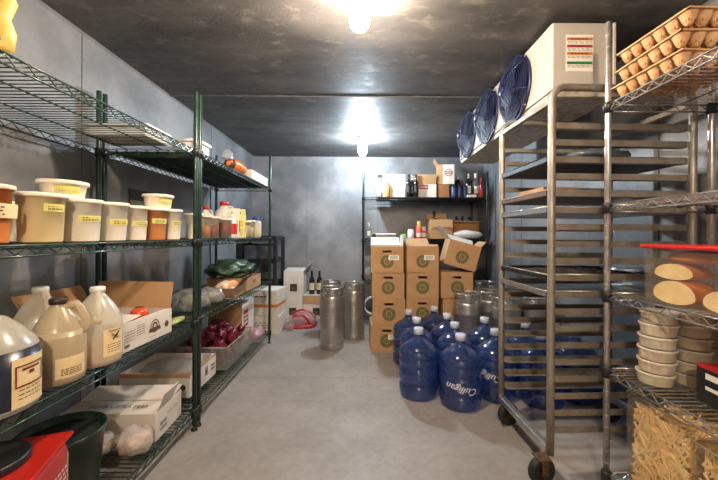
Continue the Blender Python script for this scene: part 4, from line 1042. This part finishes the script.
flap(t, kraft, (0,-.128,.236), .1, .27, 'x', R(-100)); flap(t, kraft, (-.133,0,.235), .1, .25, 'y', R(-20)); flap(t, kraft, (0,.128,.235), .1, .26, 'x', R(60))
pr = MB(); scribble(pr, on_y(.03,-.1312,.09), .08, .05, 3, th=.008); pr.build('print', whitecard, b)
wine_bottle('black bottle standing in the open brown carton on the second back shelf', (.905,4.2,ZC+.0055), 0, sc=1.1)
t, b = crate('brown_carton', 'wide brown carton behind the white bag on the second back shelf', (1.3,4.36,ZC), .34, .28, .2, kraftdark, opened=True); flap(t, kraft, (0,-.138,.2), .08, .33, 'x', R(170)); flap(t, kraft, (-.168,0,.2), .1, .26, 'y', R(-15))
for i,(x,y) in enumerate(((1.23,4.36),(1.31,4.38),(1.4,4.37))): wine_bottle('dark bottle standing in the wide brown carton on the second back shelf', (x,y,ZC+.0055), i, sc=.92, group='bottles in the wide brown carton')
t = thing('flour_bag', 'white plastic sack lying at the right end of the second back shelf', 'bag', (1.30,4.135,ZC)); MB().ball((0,0,.05),.08,(2.25,.8,.66),3,.14,3,seed=2).build('bag', mat('white_sack',(226,224,220),.4,0,(206,204,200),10,bump=.6,bs=20), t)
# third and bottom back shelves: odds and ends seen beside the box stacks
for i,(x,y,z,sc) in enumerate(((.10,4.16,.551,(.9,1,.9)),(.11,4.2,.551+.175,(.8,.9,.8)))):
    o = MB().ball((0,0,.09*sc[2]), .09, sc, 3, .25, 4, seed=i+11).build('plastic_bag', film); o.location = (x,y,z); tag(o, ['crumpled clear bag on the third back shelf left of the box stacks','crumpled clear bag piled on another on the third back shelf'][i], 'bag', 'crumpled bags on the third back shelf')
t = thing('hose_coil', 'white hose coil standing on the bottom back shelf behind the left box stack', 'hose', (.14,4.10,.1215))
mb = MB()
for q in range(3): mb.tube([(.105*math.cos(2*PI*i/32), .02*q, .115+.105*math.sin(2*PI*i/32)) for i in range(32)], .009, 8, closed=True)
mb.build('hose', white, t); MB().ball((0,.02,.115),.05,(1,.6,1),2).build('reel_hub', greybag, t)
t, b = crate('carton', 'dark carton on the third back shelf behind the box stacks', (.62,4.36,.5515), .5, .3, .3, kraftdark); MB().box(-.25,.25,-.02,.02,.3005,.302).build('tape', labelm, t)
t, b = crate('carton', 'dark carton on the bottom back shelf behind the right box stack', (1.1,4.36,.1215), .5, .3, .3, greybag); MB().box(-.25,.25,-.02,.02,.3005,.302).build('tape', black, t)
# ================================================================ right shelf
# egg trays on the top shelf
ZE = 1.6715
pulpm = mat('tan_pulp_tray', (214,176,130), .85, 0, (184,138,92), 12, bump=.35, bs=90)
eggm = mat('brown_egg', (190,112,70), .5, 0, (168,92,54), 6)
def egg_tray_mesh():
    mb = MB(); N, pch = 6, .049; S = N*pch
    # egg-crate surface: cups and peaks, both sides
    n = N*6
    def hgt(u, v): return .024 - .024*math.cos(2*PI*u)*.5*1 - .024*math.cos(2*PI*v)*.5*1
    for off in (0, -.003):
        g = [[mb.v((S*i/n - S/2, S*j/n - S/2, .004 + off + .048 - .046*max(0, 1-(((i%6-3)/3)**2+((j%6-3)/3)**2)/1.02)**.75)) for j in range(n+1)] for i in range(n+1)]
        for i in range(n):
            for j in range(n): mb.f([g[i][j], g[i+1][j], g[i+1][j+1], g[i][j+1]], 0, True)
    q = S/2 + .007
    for b in ((-q,q,-q,-q+.009),(-q,q,q-.009,q),(-q,-q+.009,-q,q),(q-.009,q,-q,q)): mb.box(*b, .0475, .053)
    return mb
tray0 = egg0 = None
pch = .049
for k, nm in enumerate(('bottom', 'middle', 'top')):
    z = ZE + .001 + .066*k; cx, cy = 1.208+.004*k, 1.268-.006*k; rz = R((1.5,-1.5,2)[k])
    lb = '%s pulp egg tray of the stack of three on the chrome shelf' % nm
    if tray0 is None:
        tray0 = thing('egg_tray', lb, 'egg tray', (cx,cy,z), rz, 'egg trays on the chrome shelf'); egg_tray_mesh().build('tray', pulpm, tray0)
    else: dup(tray0, (cx,cy,z), rz, lb)
    for i in range(6):
        for j in range(6):
            if k < 2 and i > 0 and j > 0: continue
            x, y = (i-2.5)*pch, (j-2.5)*pch
            loc = (cx+x*math.cos(rz)-y*math.sin(rz), cy+x*math.sin(rz)+y*math.cos(rz), z+.0345)
            el = 'brown egg sitting in the %s tray of the egg stack' % nm
            if egg0 is None:
                em = egg_mesh(eggm); bmesh.ops.scale(em.b, vec=(.85,.85,.9), verts=em.b.verts); egg0 = em.build('egg', eggm); egg0.location = loc; tag(egg0, el, 'egg', 'eggs in the %s tray' % nm)
            else:
                e = egg0.copy(); C.objects.link(e); e.location = loc; tag(e, el, 'egg', 'eggs in the %s tray' % nm)

clearer = clear('very_clear_plastic', (250,249,246), (220,216,206), .95, .06, .5, .05)
# bread box on the middle shelf
ZM = .8615
t = thing('bread_box', 'clear plastic box with a red lid holding loaves on the chrome shelf', 'container', (1.255,1.05,ZM), 0)
mb = MB(); open_box(mb, -.195,.175,-.35,.205,.195,.003); mb.build('box', clearer, t)
MB().box(-.207,.185,-.362,.217,.196,.21,.006).build('lid', mat('red_lid',(206,36,36),.35,0,(186,28,30),6,coat=.2), t)
crust = mat('golden_crust', (222,136,66), .5, 0, (172,86,36), 11, .4, .68, bump=.3, bs=40)
crumb = mat('pale_crumb', (238,212,160), .85, 0, (226,194,138), 24, bump=.25, bs=110)
def loaf(label, loc, rz, l, w, h, cut=True):
    """a loaf lying along local y; its cut end faces -y"""
    t = thing('bread_loaf', label, 'bread', loc, rz, 'loaves in the red-lidded box')
    mb = MB(); n, sg = 14, 20; rings = []
    for i in range(n+1):
        u = i/n; k = 1.0 if cut and u < .55 else math.sqrt(max(0, 1-((u-.55)/.45)**2)) if u > .55 else math.sqrt(max(0.02, 1-((.45-u)/.45)**2)) if u < .45 else 1
        k = max(k, .06); ring = []
        for j in range(sg):
            a = 2*PI*j/sg; x = w/2*math.cos(a)*k*(1+.03*noise.noise(Vector((u*4,a,1)))); z = math.sin(a); z = h*(.36+.64*z*k) if z > 0 else h*.36*(1+z*k*.98)
            ring.append(mb.v((x, l*u-l/2, z)))
        rings.append(ring)
    for p, q in zip(rings, rings[1:]):
        for j in range(sg): mb.f([p[j], p[(j+1)%sg], q[(j+1)%sg], q[j]], 0, True)
    mb.f(rings[-1]); first = [v.co.copy() for v in rings[0]]
    if not cut: mb.f(rings[0])
    mb.build('crust', crust, t)
    if cut:
        c = MB(); c.f([c.v((p.x*.985, p.y-.0008, p.z*.985+.0008)) for p in first]); c.build('cut_face', crumb, t)
    return t
# cut faces look towards the aisle and camera
loaf('half loaf with a pale cut face, bottom layer, far end of the bread box', (1.142,1.165,ZM+.004), R(-84), .13, .145, .082)
loaf('half loaf with a pale cut face in the second layer of the bread box', (1.145,1.175,ZM+.088), R(-80), .13, .125, .056)
loaf('crusty loaf lying flat on top in the bread box', (1.15,1.14,ZM+.146), R(0), .2, .13, .045, False)
loaf('half loaf with a pale cut face, bottom layer, near end of the bread box', (1.148,.985,ZM+.004), R(-86), .14, .15, .075)
loaf('brown loaf behind the cut half loaf in the bread box', (1.34,1.13,ZM+.004), R(3), .2, .12, .09, False)
loaf('brown loaf in the near half of the bread box', (1.34,.88,ZM+.004), R(0), .22, .13, .1, False)
loaf('crusty loaf in the upper near half of the bread box', (1.15,.95,ZM+.088), R(4), .19, .13, .06, False)
o = MB().box(-.08,.09,-.09,.09,0,.035,.01).build('paper_wrap', mat('grey_brown_paper',(150,130,112),.7,0,(132,112,96),8)); o.location = (1.16,.93,ZM+.15); o.rotation_euler=(0,0,R(4)); tag(o, 'greyish paper packet lying over the near loaves in the bread box', 'packet')

# deli tubs
ZD = .5385
dip = mat('speckled_dip', (226,214,190), .6, 0, (168,146,110), 34, .42, .6); dipg = mat('greenish_dip', (200,196,120), .6, 0, (176,170,92), 20)
delip = clear('deli_plastic', (244,240,232), (246,238,222), .3, .15, .5, .12); delilid = clear('deli_lid_plastic', (244,240,232), (244,238,224), .2, .2, .4, .12)
DG = 'deli tubs stacked on the chrome shelf'; d0 = {}
def deli(label, loc, gr=False):
    if gr in d0: return dup(d0[gr], loc, random.uniform(0,6), label)
    t = thing('deli_tub', label, 'tub', loc, 0, DG); r, h = .059, .0445
    MB().lathe([(0,.001),(r*.88,0),(r*.91,.004),(r*.98,h-.006),(r,h-.004)],36).build('cup', delip, t)
    MB().lathe([(0,.003),(r*.87,.003),(r*.95,h-.01),(0,h-.008)],32).build('dip', dipg if gr else dip, t)
    MB().lathe([(r*.99,h-.009),(r*1.035,h-.008),(r*1.04,h-.001),(r*1.0,h+.001),(r*.92,h-.001),(r*.86,h-.004),(0,h-.004)],36).build('lid', delilid, t)
    d0[gr] = t; return t
nth = ('bottom', 'second', 'third', 'fourth', 'fifth', 'top')
for c, (x, y, nm) in enumerate(((1.133,1.29,'front stack at the far end of the chrome shelf'), (1.263,1.28,'middle stack beside the front one'), (1.395,1.27,'stack nearest the right wall'))):
    for k in range(6):
        deli('%s deli tub of the %s' % (nth[k], nm), (x+.0015*math.sin(k*2+c)-.0025*k*(c==0)*-1, y+.0015*math.cos(k*1.7), ZD+.0462*k), c == 0 and k == 0)
# red and black product box
t = thing('food_box', 'black and white box with a red top at the right edge of the chrome shelf', 'box', (1.235,1.065,ZD), R(-6))
mb = MB(); mb.box(-.085,.15,-.085,.085,0,.125,.001); b = mb.build('body', black, t)
MB().box(-.086,.151,-.086,.086,.117,.1265,.001).build('red_top', mat('red_card',(168,26,30),.5,0,(150,20,24),8), t)
pr = MB()
y = -.0864
pr.quad([(.0,y,.0),(.15,y,.0),(.15,y,.085),(.03,y,.085),(.0,y,.07)],0)
pr.quad([(-.06,y,.085),(-.02,y,.085),(-.028,y,.108),(-.052,y,.108)],0); scribble(pr, on_y(-.045,y,.05), .06, .05, 3, mi=0, th=.006)
pr.quad([(.09,y-.0004,.03),(.14,y-.0004,.03),(.14,y-.0004,.07),(.09,y-.0004,.07)],1)
x=-.0864
for z0,z1,y0,y1 in ((.085,.105,-.02,.05),(.05,.062,-.05,.05)): pr.quad([(x,y0,z0),(x,y1,z0),(x,y1,z1),(x,y0,z1)],0)
pr.build('box_print', [whitecard, greyp], b)

# fry bins on the bottom shelf
fry = mat('pale_golden_fries', (244,214,156), .6, 0, (230,188,122), 9, .35, .65)
def fries(name, label, cx, cy, z0, wx, wy, h, n, seed):
    rnd = random.Random(seed); mb = MB()
    mb.box(cx-wx+.03,cx+wx-.03,cy-wy+.03,cy+wy-.03,z0+.01,z0+h-.04)
    for i in range(n):
        s = rnd.random(); l = rnd.uniform(.045,.085)
        if s < .36: p = (cx-wx+rnd.uniform(.006,.02), cy+rnd.uniform(-wy+.02,wy-.02), z0+rnd.uniform(.01,h)); d = (0, rnd.uniform(-.8,.8), rnd.uniform(.2,1))
        elif s < .72: p = (cx+rnd.uniform(-wx+.02,wx-.02), cy-wy+rnd.uniform(.006,.02), z0+rnd.uniform(.01,h)); d = (rnd.uniform(-.8,.8), 0, rnd.uniform(.2,1))
        else: p = (cx+rnd.uniform(-wx+.03,wx-.03), cy+rnd.uniform(-wy+.03,wy-.03), z0+h+rnd.uniform(-.05,.012)); d = (rnd.uniform(-1,1), rnd.uniform(-1,1), rnd.uniform(-.4,.4))
        d = Vector(d).normalized()*l/2; p = Vector(p)
        a, b = p-d, p+d
        for q in (a, b):
            q.x = min(max(q.x,cx-wx+.005),cx+wx-.005); q.y = min(max(q.y,cy-wy+.005),cy+wy-.005); q.z = max(q.z,z0+.006)
        mb.tube([a, (a+b)/2+Vector((rnd.uniform(-.002,.002),rnd.uniform(-.002,.002),rnd.uniform(-.002,.002))), b], .0046, 4)
    return tag(mb.build(name, fry), label, 'fries', kind='stuff')
def fry_bin(label, cx, cy, wx, wy, h, z0=.0915):
    t = thing('fry_bin', label, 'bin', (cx,cy,z0), 0, 'clear bins on the bottom chrome shelf')
    mb = MB(); open_box(mb, -wx,wx,-wy,wy,h,.003); mb.build('bin', clearer, t)
    MB().tube([(-wx,-wy,h),(wx,-wy,h),(wx,wy,h),(-wx,wy,h)], .005, 6, closed=True).build('rim', haze, t)
fry_bin('tall clear bin full of cut fries at the far end of the bottom chrome shelf', 1.21, 1.23, .135, .125, .385)
fries('cut_fries', 'pale cut fries filling the tall far bin', 1.21, 1.23, .095, .130, .120, .33, 900, 1)
fry_bin('shorter clear bin of cut fries nearer the camera on the bottom chrome shelf', 1.235, .945, .15, .15, .34)
fries('cut_fries', 'pale cut fries filling the shorter near bin', 1.235, .945, .095, .145, .145, .30, 900, 2)
# ================================================================ camera and view
cam = bpy.data.cameras.new('camera'); co = bpy.data.objects.new('camera', cam); C.objects.link(co)
co.location = (0, 0, 1.10)
co.rotation_euler = (Matrix.Rotation(PI/2,4,'X') @ Matrix.Rotation(R(ROLL),4,'Z')).to_euler()
cam.sensor_width = 36; cam.lens = 36*335/718
cam.shift_x = -3/718; cam.shift_y = -5/718
cam.clip_start = .02
sc = bpy.context.scene; sc.camera = co
w = bpy.data.worlds.new('world'); sc.world = w; w.use_nodes = True
w.node_tree.nodes['Background'].inputs[0].default_value = (.5,.5,.5,1); w.node_tree.nodes['Background'].inputs[1].default_value = .0
sc.view_settings.view_transform = 'Standard'; sc.view_settings.look = 'None'; sc.view_settings.gamma = 1
sc.view_settings.use_curve_mapping = False
sc.view_settings.exposure = EXPO
sc.cycles.transparent_max_bounces = 24
sc.cycles.max_bounces = 10
